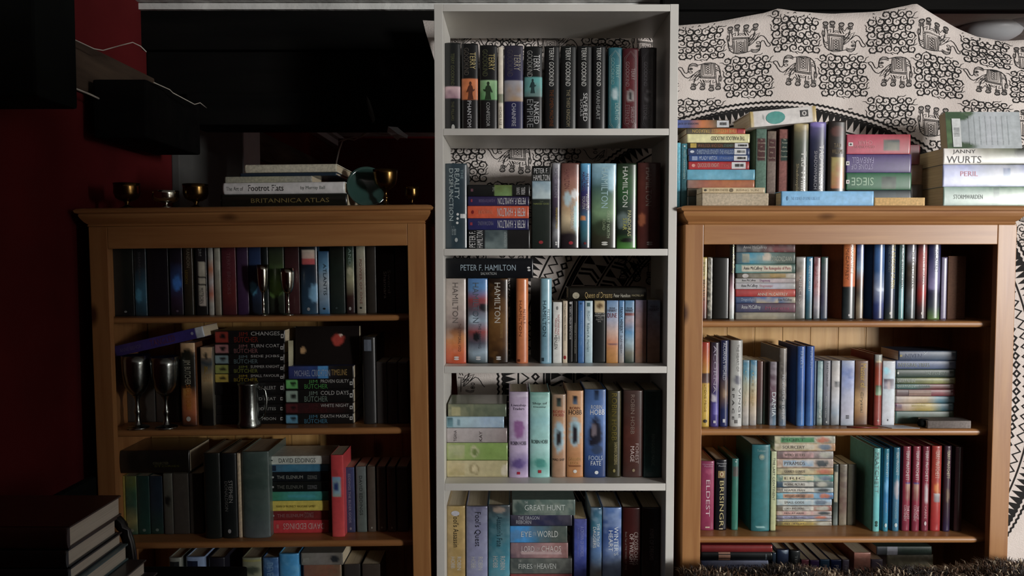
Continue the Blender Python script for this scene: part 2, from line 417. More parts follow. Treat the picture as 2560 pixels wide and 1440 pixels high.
# black timbers of the ceiling
def timber(name, a, mat='timber', bev=.008):
    o = bbox(name, a, M[mat], None, bev, 2); o['kind'] = 'structure'; return o
timber('trim_1', (LW-.02, .62, 2.60, 2.80, P(0, 124, 2.60)[1], CEIL-.004))          # cross beam, upper
timber('trim_2', (LW+.0, .62, 2.63, 2.76, P(0, 236, 2.63)[1], P(0, 124, 2.60)[1]+.002))
timber('trim_3', (-1.14, .62, 2.61, 2.78, P(0, 312, 2.61)[1], P(0, 236, 2.63)[1]+.002))
timber('trim_4', (.50, 2.6, 2.50, 2.55, P(0, 24, 2.50)[1], CEIL-.003))               # beam the tapestry hangs from
timber('trim_13', (P(1600, 0, 2.52)[0], P(2322, 0, 2.52)[0], 2.515, 2.535, P(2000, 104, 2.52)[1], P(0, 24, 2.50)[1]-.0005), bev=.003)
timber('trim_5', (LW, LW+.028, 1.75, 2.76, 1.765, 1.905), 'timberb'); timber('trim_12', (LW, LW+.028, 3.72, 5.0, 1.765, 1.905), 'timberb')                 # rail along the red wall
timber('trim_6', (-1.235, -1.075, 2.20, 2.575, 1.628, 1.80))                         # bracket under the beam
timber('trim_7', (LW, -1.08, 1.70, 1.86, P(0, 262, 1.80)[1], CEIL-.004), 'dark')      # dark post box at the left edge
timber('trim_8', (LW, LW+.05, 3.5, 5.44, 2.06, 2.10), 'whitepaint', .004)            # white cornice moulding
timber('trim_9', (LW, LW+.085, 3.5, 5.44, 2.10, 2.125), 'whitepaint', .004)
o = bbox('door_1', (LW+.0005, LW+.03, 2.81, 3.47, 0.001, 1.86), M['greypanel'], None, .004); o['kind'] = 'structure'
o = bbox('trim_10', (LW+.0005, LW+.035, 3.475, 3.70, 0.001, 2.02), M['whitepaint'], None, .004); o['kind'] = 'structure'
struct('trim_11', (P(192, 10, 2.59)[0], .62, 2.585, 2.5995, P(600, 23, 2.585)[1], CEIL-.003), M['plaster'])
# lit plaster edges of the timbers, drawn as added pale tubes; hanging cables follow
def cable(pts, rr, label, mat):  # makes both the hanging cables and the added lit-edge tubes
    mb = MB(); mb.tube(pts, rr, 6); o = mb.build('cable', mat, None, True); tag(o, label, 'cable'); return o
def p3(px, py, Y): x, z = P(px, py, Y); return (x, Y, z)
cm = noisy('pale_cable_and_lit_edge', 'b8b2a6', 'd8d2c6', 20, .6)
cable([p3(145, 82, 2.02), p3(190, 101, 2.09), p3(235, 122, 2.17), p3(258, 126, 2.18), p3(300, 114, 2.18), p3(332, 106, 2.18), p3(352, 116, 2.19), p3(366, 130, 2.2)], .0016, 'thin pale tube drawn as a lit edge above the dark rail on the red wall', cm)
cable([p3(147, 211, 2.03), p3(190, 222, 2.10), p3(225, 236, 2.16), p3(252, 249, 2.21)], .0030, 'short thick pale tube drawn as a lit edge under the dark rail on the red wall', cm)
cable([p3(384, 206, 2.21), p3(424, 224, 2.29), p3(432, 232, 2.30), p3(486, 261, 2.42), p3(500, 257, 2.44), p3(516, 270, 2.5)], .0016, 'thin pale tube drawn as a lit edge along the black timber bracket', cm)
cable([p3(840, 440, 2.79), p3(841, 405, 2.79), p3(848, 375, 2.79), p3(856, 352, 2.79), p3(874, 345, 2.788), p3(900, 342, 2.784), p3(915, 330, 2.78)], .003, 'white twisted cable hanging behind the flat books', cm)
cable([p3(846, 355, 2.785), p3(862, 346, 2.785), p3(885, 350, 2.784), p3(905, 341, 2.782), p3(922, 328, 2.78)], .002, 'white loose cable end looped under the black beam', cm)
o = bbox('wall_end', (P(842, 0, 4.6)[0], .6, 4.60, 4.66, 0, P(0, 346, 4.6)[1]), M['red'], None, 0); o['kind'] = 'structure'
# a torn scrap of foil and paper under the beam
def scrap(pts, Y, label, mat, name='paper_scrap'):
    mb = MB(); n = len(pts); cx = sum(p[0] for p in pts)/n; cy = sum(p[1] for p in pts)/n
    v = [p3(cx, cy, Y-.02)]+[p3(a, b, Y+((i*13) % 5)*.006) for i, (a, b) in enumerate(pts)]
    v += [(x, y+.0012, z) for x, y, z in v]; m = n+1
    f = [(0, 1+i, 1+(i+1) % n) for i in range(n)]+[(m, m+1+(i+1) % n, m+1+i) for i in range(n)]+[(1+i, 1+(i+1) % n, m+1+(i+1) % n, m+1+i) for i in range(n)]
    o = pyd(name, v, f, mat); tag(o, label, 'paper'); return o
scrap([(970, 316), (994, 318), (1008, 330), (1020, 338), (1018, 346), (1000, 344), (994, 351), (978, 338), (968, 330)], 2.59, 'crumpled white paper scrap caught under the black beam', M['whitepaint'])
scrap([(916, 240), (924, 250), (932, 275), (938, 300), (932, 308), (924, 290), (918, 262)], 2.585, 'grey ragged cobweb strip hanging on the black beam', M['greypanel'], 'cobweb')
# plaster bulges seen above the tapestry, right
def bulge(px, py, Y, rx, ry, rz, mat, label):
    x, z = P(px, py, Y); mb = MB(); prof = [(math.sin(a*math.pi/20), -math.cos(a*math.pi/20)) for a in range(1, 20)]
    mb.lathe(prof, 24); mb.v = [(x+a*rx, Y+b*ry, z+c*rz) for a, b, c in mb.v]
    mb.f += [tuple(range(24))[::-1], tuple(len(mb.v)-24+i for i in range(24))]
    o = mb.build('ceiling_bulge', mat, None, True); o['kind'] = 'structure'; return o
bulge(2470, 78, 2.86, .12, .10, .045, M['whitepaint'], '')
bulge(2555, 48, 2.80, .07, .07, .03, M['whitepaint'], '')
# ---------------------------------------------------------------- white bookcase
WY = 2.15; WB = 2.415
FW = Frame()
wc = empty('bookcase', (FW.P(1389, 10, WY)[0], WY, 0)); tag(wc, 'tall white open-backed bookcase standing between two brown ones', 'bookcase')
def wpart(name, a, mat='white', bev=.0012):
    ox, oy = wc.location.x, wc.location.y
    return bbox(name, (a[0]-ox, a[1]-ox, a[2]-oy, a[3]-oy, a[4], a[5]), M[mat], wc, bev)
wl0, wl1, wr0, wr1 = P(1088, 640, WY)[0], P(1109, 640, WY)[0], P(1670, 640, WY)[0], P(1691, 640, WY)[0]
FW.lim = (wl1+.0006, wr0-.0006, 0)
WT = P(1389, 10, WY)[1]
wpart('side_panel', (wl0, wl1, WY, WB, 0, WT)); wpart('side_panel', (wr0, wr1, WY, WB, 0, WT))
wpart('top_panel', (wl1, wr0, WY+.0005, WB, P(1389, 28, WY)[1], WT-.0005))
WZ = []
for y0, y1 in ((321, 338), (622, 639), (916, 933), (1209, 1227), (1512, 1530), (1770, 1788)):
    z1 = P(1389, y0, WY)[1]; z0 = P(1389, y1, WY)[1]; WZ.append(z1)
    wpart('shelf', (wl1+.0005, wr0-.0005, WY+.001, WB, z0, z1))
wpart('kick_board', (wl1, wr0, WY+.02, WY+.035, 0, P(1389, 1788, WY)[1]))
# ---------------------------------------------------------------- pine bookcases
def crown(parent, x0, x1, yf, yb, zt, drop, mat, fr):
    """moulded top: slab with a rounded nose, a cove below it"""
    prof = [(0, 0), (-.012, -.003), (-.016, -.008), (-.014, -.014), (-.008, -.017), (-.009, -.022), (-.006, -.03), (0.0, -.040), (.006, -.046), (.004, -.050), (.008, -.054), (.012, -.054)]
    k = drop/.054; pr = [(a*1.25, b*k) for a, b in prof]
    v = []; f = []; n = len(pr)
    for (sx) in (0, 1):
        for a, b in pr:
            v.append(((x0+a if sx == 0 else x1-a), yf+a, zt+b))
    for a, b in pr:
        v.append((x0+a, yb, zt+b))
    for a, b in pr:
        v.append((x1-a, yb, zt+b))
    for i in range(n-1):
        f += [(i, i+1, n+i+1, n+i), (2*n+i, 2*n+i+1, i+1, i), (n+i, n+i+1, 3*n+i+1, 3*n+i)]
    f += [(0, n, 3*n, 2*n), (n-1, 2*n+n-1, 3*n+n-1, n+n-1)]
    return pyd('crown_moulding', v, f, mat, parent)
def pine_case(fr, label, opx, posts, ytop, crownx, ycrown, yopen, noses, mh, mv, back, nplank, floorz=0):
    Y0, YB, NY = 2.15, 2.442, 2.178
    (la, lb), (ra, rb) = posts
    L0 = fr.P(la, 800, Y0)[0]; L1 = fr.P(lb, 800, Y0)[0]; R0 = fr.P(ra, 800, Y0)[0]; R1 = fr.P(rb, 800, Y0)[0]
    mid = (la+rb)/2
    zt = fr.P(mid, ytop, Y0-.012)[1]; zc = fr.P(mid, ycrown, Y0)[1]; zo = fr.P(mid, yopen, Y0)[1]
    bx = (L0+R1)/2; xw, zw = fr.wor(bx, 0)
    root = empty('bookcase', (xw, Y0, zw), (0, fr.a, 0)); tag(root, label, 'bookcase')
    def pt(name, a, m, bev=.002): return bbox(name, (a[0]-bx, a[1]-bx, a[2]-Y0, a[3]-Y0, a[4], a[5]), m, root, bev)
    pt('front_post', (L0, L1, Y0, Y0+.022, 0.0, zc), mv); pt('front_post', (R0, R1, Y0, Y0+.022, 0.0, zc), mv)
    pt('top_rail', (L1+.0003, R0-.0003, Y0+.0005, Y0+.022, zo, zc), mh)
    pt('side_panel', (L0+.003, L0+.021, Y0+.0225, YB, 0, zc), mv); pt('side_panel', (R1-.021, R1-.003, Y0+.0225, YB, 0, zc), mv)
    x0 = fr.P(crownx[0], ytop+6, Y0)[0]; x1 = fr.P(crownx[1], ytop+6, Y0)[0]
    cr = crown(root, x0-bx+.02, x1-bx-.02, .0-.002, YB-Y0, zt, zt-zc+.001, mh, fr)
    zs = []
    for y0, y1 in noses:
        z1 = fr.P(mid, y0, NY)[1]; z0 = fr.P(mid, y1, NY)[1]; zs.append(z1)
        bm = bmesh.new(); a = (L0+.022-bx, R1-.022-bx, NY-Y0, YB-Y0-.012, z0, z1)
        vs = [bm.verts.new(p) for p in boxv(*a)]
        for qd in QB: bm.faces.new([vs[i] for i in qd])
        bmesh.ops.recalc_face_normals(bm, faces=bm.faces)
        ed = [q for q in bm.edges if all(abs(vv.co.y-a[2]) < 1e-6 for vv in q.verts) and abs(q.verts[0].co.z-q.verts[1].co.z) < 1e-6]
        bmesh.ops.bevel(bm, geom=ed, offset=(z1-z0)*.46, segments=4, affect='EDGES', profile=.5)
        me = bpy.data.meshes.new('shelf'); bm.to_mesh(me); bm.free(); link('shelf', me, mh, root, False)
    wpl = (R1-.022-L0-.022)/nplank
    for i in range(nplank):                            # tongue and groove back
        xa = L0+.022+i*wpl
        pt('back_plank', (xa+.0018, xa+wpl-.0042, YB-.0105, YB, 0, zt-.06), back, .0012)
        pt('back_bead', (xa+wpl-.0036, xa+wpl+.0012, YB-.009, YB, 0, zt-.06), back, .0006)
    pt('back_sheet', (L0+.004, R1-.004, YB+.0002, YB+.004, 0, zt-.06), mv, 0)
    fr.lim = (L0+.0215, R1-.0215, ytop+60)
    return root, zs, zt
FR = Frame()
rc, RZ, RT = pine_case(FR, 'honey pine bookcase standing in front of the elephant tapestry', 0, ((1711, 1757), (2489, 2536)), 513, (1699, 2566), 561, 611,
                   ((803, 819), (1073, 1090), (1343, 1359), (1640, 1656)), M['pine_h'], M['pine_v'], M['pineback'], 10)
FL = Frame(math.radians(-.65), P(650, 720, 2.15)[0], 0)
lc, LZ, LT = pine_case(FL, 'shaded pine bookcase beside the red wall', 0, ((229, 275), (1022, 1066)), 515, (193, 1083), 563, 618,
                   ((791, 806), (1073, 1090), (1355, 1371), (1650, 1666)), M['pine_h'], M['pine_v'], M['pineback'], 10)
# ---------------------------------------------------------------- printed tapestry
TY = 2.468
TOPX = [1040, 1692, 1760, 1845, 1910, 1945, 1990, 2085, 2200, 2260, 2285, 2330, 2390, 2440, 2500, 2560, 2720]
TOPY = [50, 64, 60, 44, 32, 21, 30, 34, 28, 16, 11, 35, 68, 92, 103, 100, 96]
def LE(y): return float(np.interp(y, [40, 60, 165, 950, 1930], [1052, 1058, 1090, 1142, 1200]))
def wave(x, y):
    fold = .010*math.exp(-((x-2290-(y-11)*.55)/22)**2)*math.exp(-max(0, y-11)/120)
    return .0028*math.sin(x/41+.4*math.sin(y/130))+.002*math.sin(x/19+y/90)*math.exp(-y/500)-fold
def cl(px, py, off=0.0):
    Y = TY+wave(px, py)-off
    x, z = P(px, py, TY); return (x, Y, z)
tap = empty('tapestry', cl(1900, 1600)[:1]+(TY, P(1900, 1900, TY)[1])); tag(tap, 'pale cotton tapestry block-printed with black elephants and scrolls', 'tapestry')
TO = tuple(tap.location)
def tp(v): return [(a-TO[0], b-TO[1], c-TO[2]) for a, b, c in v]
nx, ny = 150, 70; v = []; f = []
for j in range(ny+1):
    for i in range(nx+1):
        s = i/nx; tt = j/ny
        x = 1057+(2720-1057)*s; top = float(np.interp(x, TOPX, TOPY)); y = top+(1930-top)*tt
        x2 = max(x, LE(y))+s*.01*i
        v.append(cl(x2, y))
n1 = len(v); v += [(a, b+.0009, c) for a, b, c in v]
for j in range(ny):
    for i in range(nx):
        a = j*(nx+1)+i; q = (a, a+1, a+nx+2, a+nx+1); f += [q, tuple(n1+k for k in q[::-1])]
for i in range(nx): f += [(i+1, i, n1+i, n1+i+1)]
pyd('cotton_sheet', tp(v), f, M['cloth'], tap, True)
class Ink:
    def __init__(s): s.v = []; s.f = []
    def line(s, pts, w, close=False):
        pts = [tuple(p) for p in pts]
        if close: pts = pts+[pts[0], pts[1]]
        n = len(pts); ws = w if isinstance(w, (list, tuple)) else [w]*n; k = len(s.v)
        for i, p in enumerate(pts):
            a = pts[max(0, i-1)]; b = pts[min(n-1, i+1)]; dx, dy = b[0]-a[0], b[1]-a[1]; l = math.hypot(dx, dy) or 1
            ox, oy = -dy/l*ws[i]/2, dx/l*ws[i]/2
            s.v += [cl(p[0]+ox, p[1]+oy, .0011), cl(p[0]-ox, p[1]-oy, .0011)]
        s.f += [(k+2*i, k+2*i+1, k+2*i+3, k+2*i+2) for i in range(n-1)]
    def poly(s, pts):
        k = len(s.v); n = len(pts); cx = sum(p[0] for p in pts)/n; cy = sum(p[1] for p in pts)/n
        s.v += [cl(cx, cy, .0011)]+[cl(a, b, .0011) for a, b in pts]
        s.f += [(k, k+1+i, k+1+(i+1) % n) for i in range(n)]
    def build(s, name):
        if s.v: pyd(name, tp(s.v), s.f, M['ink'], tap)
def cut(px, py): return py < float(np.interp(px, TOPX, TOPY))+2
MCX, MCY = 1940, 950
OX = [1100, 1740, 1845, 1965, 2085, 2207, 2320, 2430, 2530, 2640]; OY = [0, 30, 12, -8, 3, 0, -5, 40, 72, 80]
def cellmap(i, j):
    def g(a, b):
        x = 1692+119*(i+a); q = j+b
        dec = 1-.42*q if q < 1 else max(0, .58*(1-(q-1)/1.6)) if q < 2.6 else 0
        return (x, 30+107*q+float(np.interp(x, OX, OY))*dec)
    return g
# the scroll block, drawn once in the unit square
def scrolls(seed=4):
    rr = random.Random(seed); out = []; n = 6
    for a in range(n):
        for b in range(n):
            cx = (a+.5+rr.uniform(-.1, .1)+(.22 if b % 2 else -.22)*.6)/n; cy = (b+.5+rr.uniform(-.12, .12))/n
            hand = 1 if (a+b) % 2 else -1; a0 = rr.uniform(0, 6.28); R = .090+rr.uniform(-.006, .012)
            pts = []; ws = []
            for k in range(26):
                q = k/25; an = a0+hand*q*8.2; rad = R*(1-q)**.72+.010
                pts.append((cx+rad*math.cos(an), cy+rad*math.sin(an))); ws.append(1.5+2.4*math.sin(min(1, q*1.25)*math.pi)**.8)
            # tail that sweeps off to the neighbour
            tx, ty = cx+R*math.cos(a0), cy+R*math.sin(a0)
            tail = [(tx+hand*math.sin(a0)*.075*q2+math.cos(a0)*.055*q2*q2, ty-hand*math.cos(a0)*.075*q2+math.sin(a0)*.055*q2*q2) for q2 in (1, .75, .5, .25)]
            out.append((tail+pts, [1.2, 1.6, 2.0, 1.8]+ws))
            for k in (3, 6, 9, 12):                    # leaf serrations on the outside
                x, y = pts[k]; dx, dy = x-cx, y-cy; l = math.hypot(dx, dy) or 1
                out.append(([(x, y), (x+dx/l*.018+hand*dy/l*.016, y+dy/l*.018-hand*dx/l*.016), (x+dx/l*.030+hand*dy/l*.034, y+dy/l*.030-hand*dx/l*.034)], [3.0, 2.0, .7]))
    return out
SCR = scrolls()
# the elephant, drawn once (figures are units of a 330 x 311 block)
def el(cx, cy, a, b, n=14): return [(cx+a*math.cos(6.2832*k/n), cy+b*math.sin(6.2832*k/n)) for k in range(n)]+[(cx+a, cy)]
EL = []
def E(*p, w=2.0): EL.append((list(p), w))
E((683, 474), (684, 462), (694, 458), (707, 463), (715, 480), (725, 503), (738, 508), (749, 494), (750, 464), (758, 438), (778, 425), (800, 427), (818, 440), (834, 436), (870, 428), (905, 427), (938, 436), (960, 455), (973, 490), (976, 530), (970, 548), w=2.3)
E((683, 474), (697, 488), (711, 516), (728, 538), (748, 546), (768, 532), (786, 514), w=2.3)
E((967, 496), (976, 530), (986, 555), (978, 582), (966, 566), (966, 530), w=1.6); E((976, 545), (976, 575), w=1.4)
E((832, 478), (803, 498), (774, 532), (754, 566), (792, 552), (822, 520), (832, 478), w=2)
E((838, 505), (812, 530), (784, 572), (815, 556), (838, 520), w=1.8); E((826, 490), (780, 548), w=1.3)
E(*el(766, 470, 14, 8), w=1.8); E(*el(766, 496, 13, 8), w=1.8); E(*el(767, 470, 5, 3, 8), w=2)
E((754, 452), (784, 443), (816, 453), w=1.5); E((757, 441), (785, 433), (812, 441), w=1.5)
for k in range(7): E((760+k*9, 451-abs(3-k)*-1.5-3), (761+k*9, 440), w=1.3)
E((792, 520), (830, 516), w=1.4); E((790, 534), (830, 530), w=1.4)
for k in range(5): E((795+k*8, 519), (794+k*8, 534), w=1.3)
E((800, 552), (788, 586)); E((790, 590), (808, 604), (826, 576), (842, 592)); E((832, 556), (850, 590)); E((850, 558), (864, 590))
E((905, 566), (904, 600)); E((925, 566), (922, 590), (946, 580)); E((944, 560), (950, 594)); E((964, 548), (966, 594))
for cx, cy in ((790, 588), (855, 590), (913, 602), (960, 594)):
    s = -3 if cx < 900 else 2
    E((cx-14, cy), (cx+16, cy+3), (cx+14+s, cy+22), (cx-16+s, cy+19), (cx-14, cy), w=2); E((cx-14, cy+9), (cx+15, cy+12), w=1.8); E((cx-4, cy), (cx-5, cy+20), w=1.6); E((cx+6, cy), (cx+5, cy+20), w=1.6)
    E(*el(cx-3+s, cy+36, 18, 14), w=2.2); E((cx-18+s, cy+32), (cx+12+s, cy+30), w=1.4); E(*el(cx-9+s, cy+42, 5, 4, 8), w=1.4); E(*el(cx+5+s, cy+41, 5, 4, 8), w=1.4)
E((852, 560), (868, 578), (893, 580), (910, 566), w=1.8); E((866, 562), (880, 572), (896, 564), w=1.4)
E((842, 434), (936, 434), (947, 556), (832, 544), (842, 434), w=2); E((834, 532), (945, 543), w=1.6); E((852, 436), (846, 534), w=1.4); E((926, 436), (935, 541), w=1.4)
for k in range(12): E((838+k*9, 533+k*.9), (837+k*9, 545+k*.9), w=1.6)
for k in range(9): E((843-k*.7, 444+k*10), (851-k*.7, 445+k*10), w=1.3); E((928+k*.9, 444+k*10), (937+k*.9, 445+k*10), w=1.3)
E((862, 438), (916, 438), (918, 528), (858, 524), (862, 438), w=1.8); E((872, 442), (906, 442), (907, 516), (869, 514), (872, 442), w=1.8)
for k in range(4): E((888, 444+k*18), (899, 453+k*18), (888, 462+k*18), (877, 453+k*18), (888, 444+k*18), w=2)
for a in (0, 14, 28): E((942, 472+a), (972, 458+a), w=1.6)
E((946, 486), (974, 500), w=1.4)
def inside(x, y): return math.hypot(x-MCX, y-MCY) < 700
for j in range(0, 11):
    for i in range(-6, 9):
        g = cellmap(i, j); c = g(.5, .5)
        vis = c[0] > 1690 and (c[1] < 500 or c[0] > 2500) or c[0] < 1690 and c[1] < 1260
        if not vis or math.hypot(c[0]-MCX, c[1]-MCY) < 640 or c[0] < LE(c[1])-45: continue
        ink = Ink()
        if (i+j) % 2 == 0:
            for pts, ws in SCR:
                q = [g(.01+.98*a, .0+.96*b) for a, b in pts]
                if any(cut(*p) for p in q) or inside(*q[len(q)//2]) or min(p[0]-LE(p[1]) for p in q) < 3: continue
                ink.line(q, [k_*.74 for k_ in ws])
            if len(ink.f) > 250: ink.build('printed_scroll_block')
        else:
            flip = j % 2 == 0
            for pts, w in EL:
                q = []
                for x, y in pts:
                    a, b = (x-672)/330, (y-408)/311
                    if flip: a, b = 1-a, 1-b-.03
                    q.append(g(a, b))
                if any(cut(*p) for p in q) or any(inside(*p) for p in q) or min(p[0]-LE(p[1]) for p in q) < 3: continue
                ink.line(q, w*.72)
            ink.build('printed_elephant')
# the round border
def ring(rad, a): return (MCX+rad*math.cos(a), MCY+rad*math.sin(a))
def okp(p): return p[1] < 1500 and p[0] > LE(p[1])+4
A0, A1 = math.radians(130), math.radians(405)
def arcs(f_, n): return [A0+(A1-A0)*k/n for k in range(n+1)]
ink = Ink()
for rad, w in ((694, 5), (682, 5), (677, 3)):
    pts = [ring(rad+(2.2 if k % 2 else -1.2 if rad != 677 else 0), a) for k, a in enumerate(arcs(0, 520))]
    ink.line(pts, w)
ink.build('border_line')
ink = Ink(); n = 200
for k in range(n):                                     # black band with pale teeth: ink is drawn between the teeth
    a = A0+(A1-A0)*k/n; b = A0+(A1-A0)*(k+1)/n; m = (a+b)/2
    ink.poly([ring(678, a-.0004), ring(678, b+.0004), ring(670, b-.0026), ring(649, m), ring(670, a+.0026)])
ink.build('border_teeth')
ink = Ink()
ink.line([ring(644, a) for a in arcs(0, 260)], 4); ink.line([ring(580, a) for a in arcs(0, 260)], 4); ink.line([ring(572, a) for a in arcs(0, 260)], 7)
ink.line([ring(636 if k % 2 else 618, a) for k, a in enumerate(arcs(0, 240))], 5)
ink.build('border_zigzag')
ink = Ink(); n = 130
for k in range(n):
    a = A0+(A1-A0)*k/n; da = (A1-A0)/n/2
    o_ = [ring(612, a), ring(601, a+da), ring(590, a), ring(601, a-da)]; i_ = [ring(606, a), ring(601, a+da*.5), ring(596, a), ring(601, a-da*.5)]
    for q in range(4): ink.poly([o_[q], o_[(q+1) % 4], i_[(q+1) % 4], i_[q]])
ink.build('border_diamonds')
ink = Ink(); n = 44                                     # the broad inner band of crosses and chevrons
for k in range(n):
    a = A0+(A1-A0)*k/n; da = (A1-A0)/n
    for r0, r1 in ((562, 510), (500, 448)):
        rm = (r0+r1)/2
        ink.poly([ring(r0, a), ring(r0, a+da*.42), ring(rm, a+da*.21)]); ink.poly([ring(r1, a), ring(r1, a+da*.42), ring(rm, a+da*.21)])
        ink.line([ring(r0, a+da*.55), ring(rm, a+da*.75), ring(r1, a+da*.55)], 6); ink.line([ring(r0, a+da*.75), ring(rm, a+da*.95), ring(r1, a+da*.75)], 6)
for rad in (566, 506, 444, 436): ink.line([ring(rad, a) for a in arcs(0, 200)], 4)
ink.build('border_crosses')
ink = Ink()                                            # figures inside the ring, seen over the third white shelf
for pts, w in EL:
    q = [(1500+(x-672)*.52, 560+(y-408)*.62) for x, y in pts]; ink.line(q, w*1.2)
ink.build('printed_elephant')
# ---------------------------------------------------------------- white bookcase: books
SIL = 'c9c9c2'; G1 = 1.32
BY = 2.212
TG = lambda c1=SIL, c2=SIL: (t('TERRY', .52, .86, .10, .29, c1), t('GOODKIND', .16, .46, .05, .36, c2))
def TGB(): return t('TERRY GOODKIND', .30, .62, .02, .47, 'd6d6d2')
row(FW, WZ[0], BY, [
 (1106, 1151, 108, '16191a', 'black hardback with pink-grey picture band and dull olive lettering', Pn(0, 1, .50, .62, 'b89aa0', '8a6a78'), t('TERRY GOODKIND', .4, .62, .12, .48, '5d6040'), t('THE PILLARS', .42, .6, .66, .88, '5a5a3c'), e(.42, .64, .92, .99)),
 (1153, 1195, 110, '141516', 'black hardback with orange picture of a robed figure', Pn(0, 1, .405, .635, 'c8703c', 'b0602e'), fig(.3, .82, .43, .635, '5c2c1a'), *TG('c2b27c', '5c564e'), t('PHANTOM', .36, .60, .65, .95, 'd0d0d4'), r(.38, .58, .965, .995)),
 (1199, 1243, 114, '141516', 'black hardback with green picture of a cloaked figure', Pn(0, 1, .405, .63, '8fb885', '4f8a50'), fig(.22, .78, .42, .63, '24381f', True), *TG('b5a46a', '565a3e'), t('CONFESSOR', .38, .58, .66, .94, 'b8b8b8')),
 (1244, 1259, 118, 'cfc6b4', 'thin cream hardback with dark scuffed lettering', Pn(0, 1, .56, .66, '6f8268', '8c8472'), t('WIZARDS RULE', .3, .7, .70, .92, '77705f'), e(.3, .7, .955, .99, '2a2a2a'), dict(mat='semi')),
 (1260, 1308, 115, '2e2c38>252448>1f2048>1e2048', 'dark violet hardback with cloudy landscape picture band', Pn(0, 1, .41, .645, '8f97a8', '9a8166'), *TG('a7a090', '4f4a52'), t('CHAINFIRE', .40, .62, .67, .94, 'c4c4cc'), r(.45, .6, .965, .998)),
 (1310, 1356, 117, '121516', 'black hardback with turquoise picture of a lone figure', Pn(0, 1, .36, .59, '4c9a98', '5c7a78'), fig(.3, .66, .38, .55, '16383a'), *TG('d0d0d0', '9a9a98'), t('NAKED', .54, .82, .65, .91, 'c9cacc'), t('EMPIRE', .16, .50, .62, .95, '8e9092'), r(.5, .62, .975, .998)),
 (1361, 1399, 116, '141617', 'black hardback with orange lower lettering under bold silver lettering', TGB(), t('THE OMEN MACHINE', .34, .60, .51, .94, 'a2623a', 1, True)),
 (1402, 1441, 116, '151818', 'black hardback with tan lower lettering under bold silver lettering', TGB(), t('THE THIRD KINGDOM', .36, .60, .51, .94, '8f8468')),
 (1442, 1480, 116, '131516', 'black hardback with white serif title in two lines', TGB(), t('SEVERED', .42, .70, .55, .88, 'dcdcdc'), t('SOULS', .22, .40, .62, .82, 'c4c4c4')),
 (1481, 1515, 116, '131516', 'black hardback with plain grey lower title, beside the teal book', TGB(), t('WARHEART', .28, .56, .51, .86, '9ea0a0')),
 (1520, 1555, 120, '1f5a66>2a7078>205c66', 'teal hardback with silver arched frame and pale disc', frm(.1, .92, .03, .985, '93aeac'), O(.5, .545, .26, .07, '9fb4b8'), t('TERRY', .55, .8, .20, .36, '8ab6b4'), t('GOODKIND', .2, .45, .12, .44, '7fa8a8'), t('DEATHS', .5, .8, .66, .86, '96b6b4')),
 (1556, 1596, 122, '40141a>55181d>48161c', 'maroon hardback with silver arched frame and black bird', frm(.1, .9, .03, .985, '7c6464'), O(.5, .57, .26, .08, '85807e'), O(.52, .57, .13, .05, '121012'), t('TERRY', .55, .78, .24, .38, '9a8484'), t('GOODKIND', .2, .42, .16, .46, '8a7272'), t('SHROUD OF', .52, .76, .70, .90, '948080'), t('ETERNITY', .2, .44, .68, .92, '846868')),
 (1601, 1642, 120, '2a282a>302c2e>2a282a', 'charcoal hardback with grey arched frame, last of the row', frm(.1, .9, .03, .985, '565456'), O(.48, .57, .24, .08, '585658'), O(.5, .57, .12, .05, '161416'), t('TERRY', .52, .74, .25, .39, '6c6a6c'), t('GOODKIND', .2, .42, .17, .46, '625f62'), t('SIEGE OF', .5, .72, .68, .86, '6c686a'), t('STONE', .2, .42, .68, .86, '625e60')),
], 'on white bookcase top shelf', 'books on the top shelf of the white bookcase', gain=G1, hb=True)

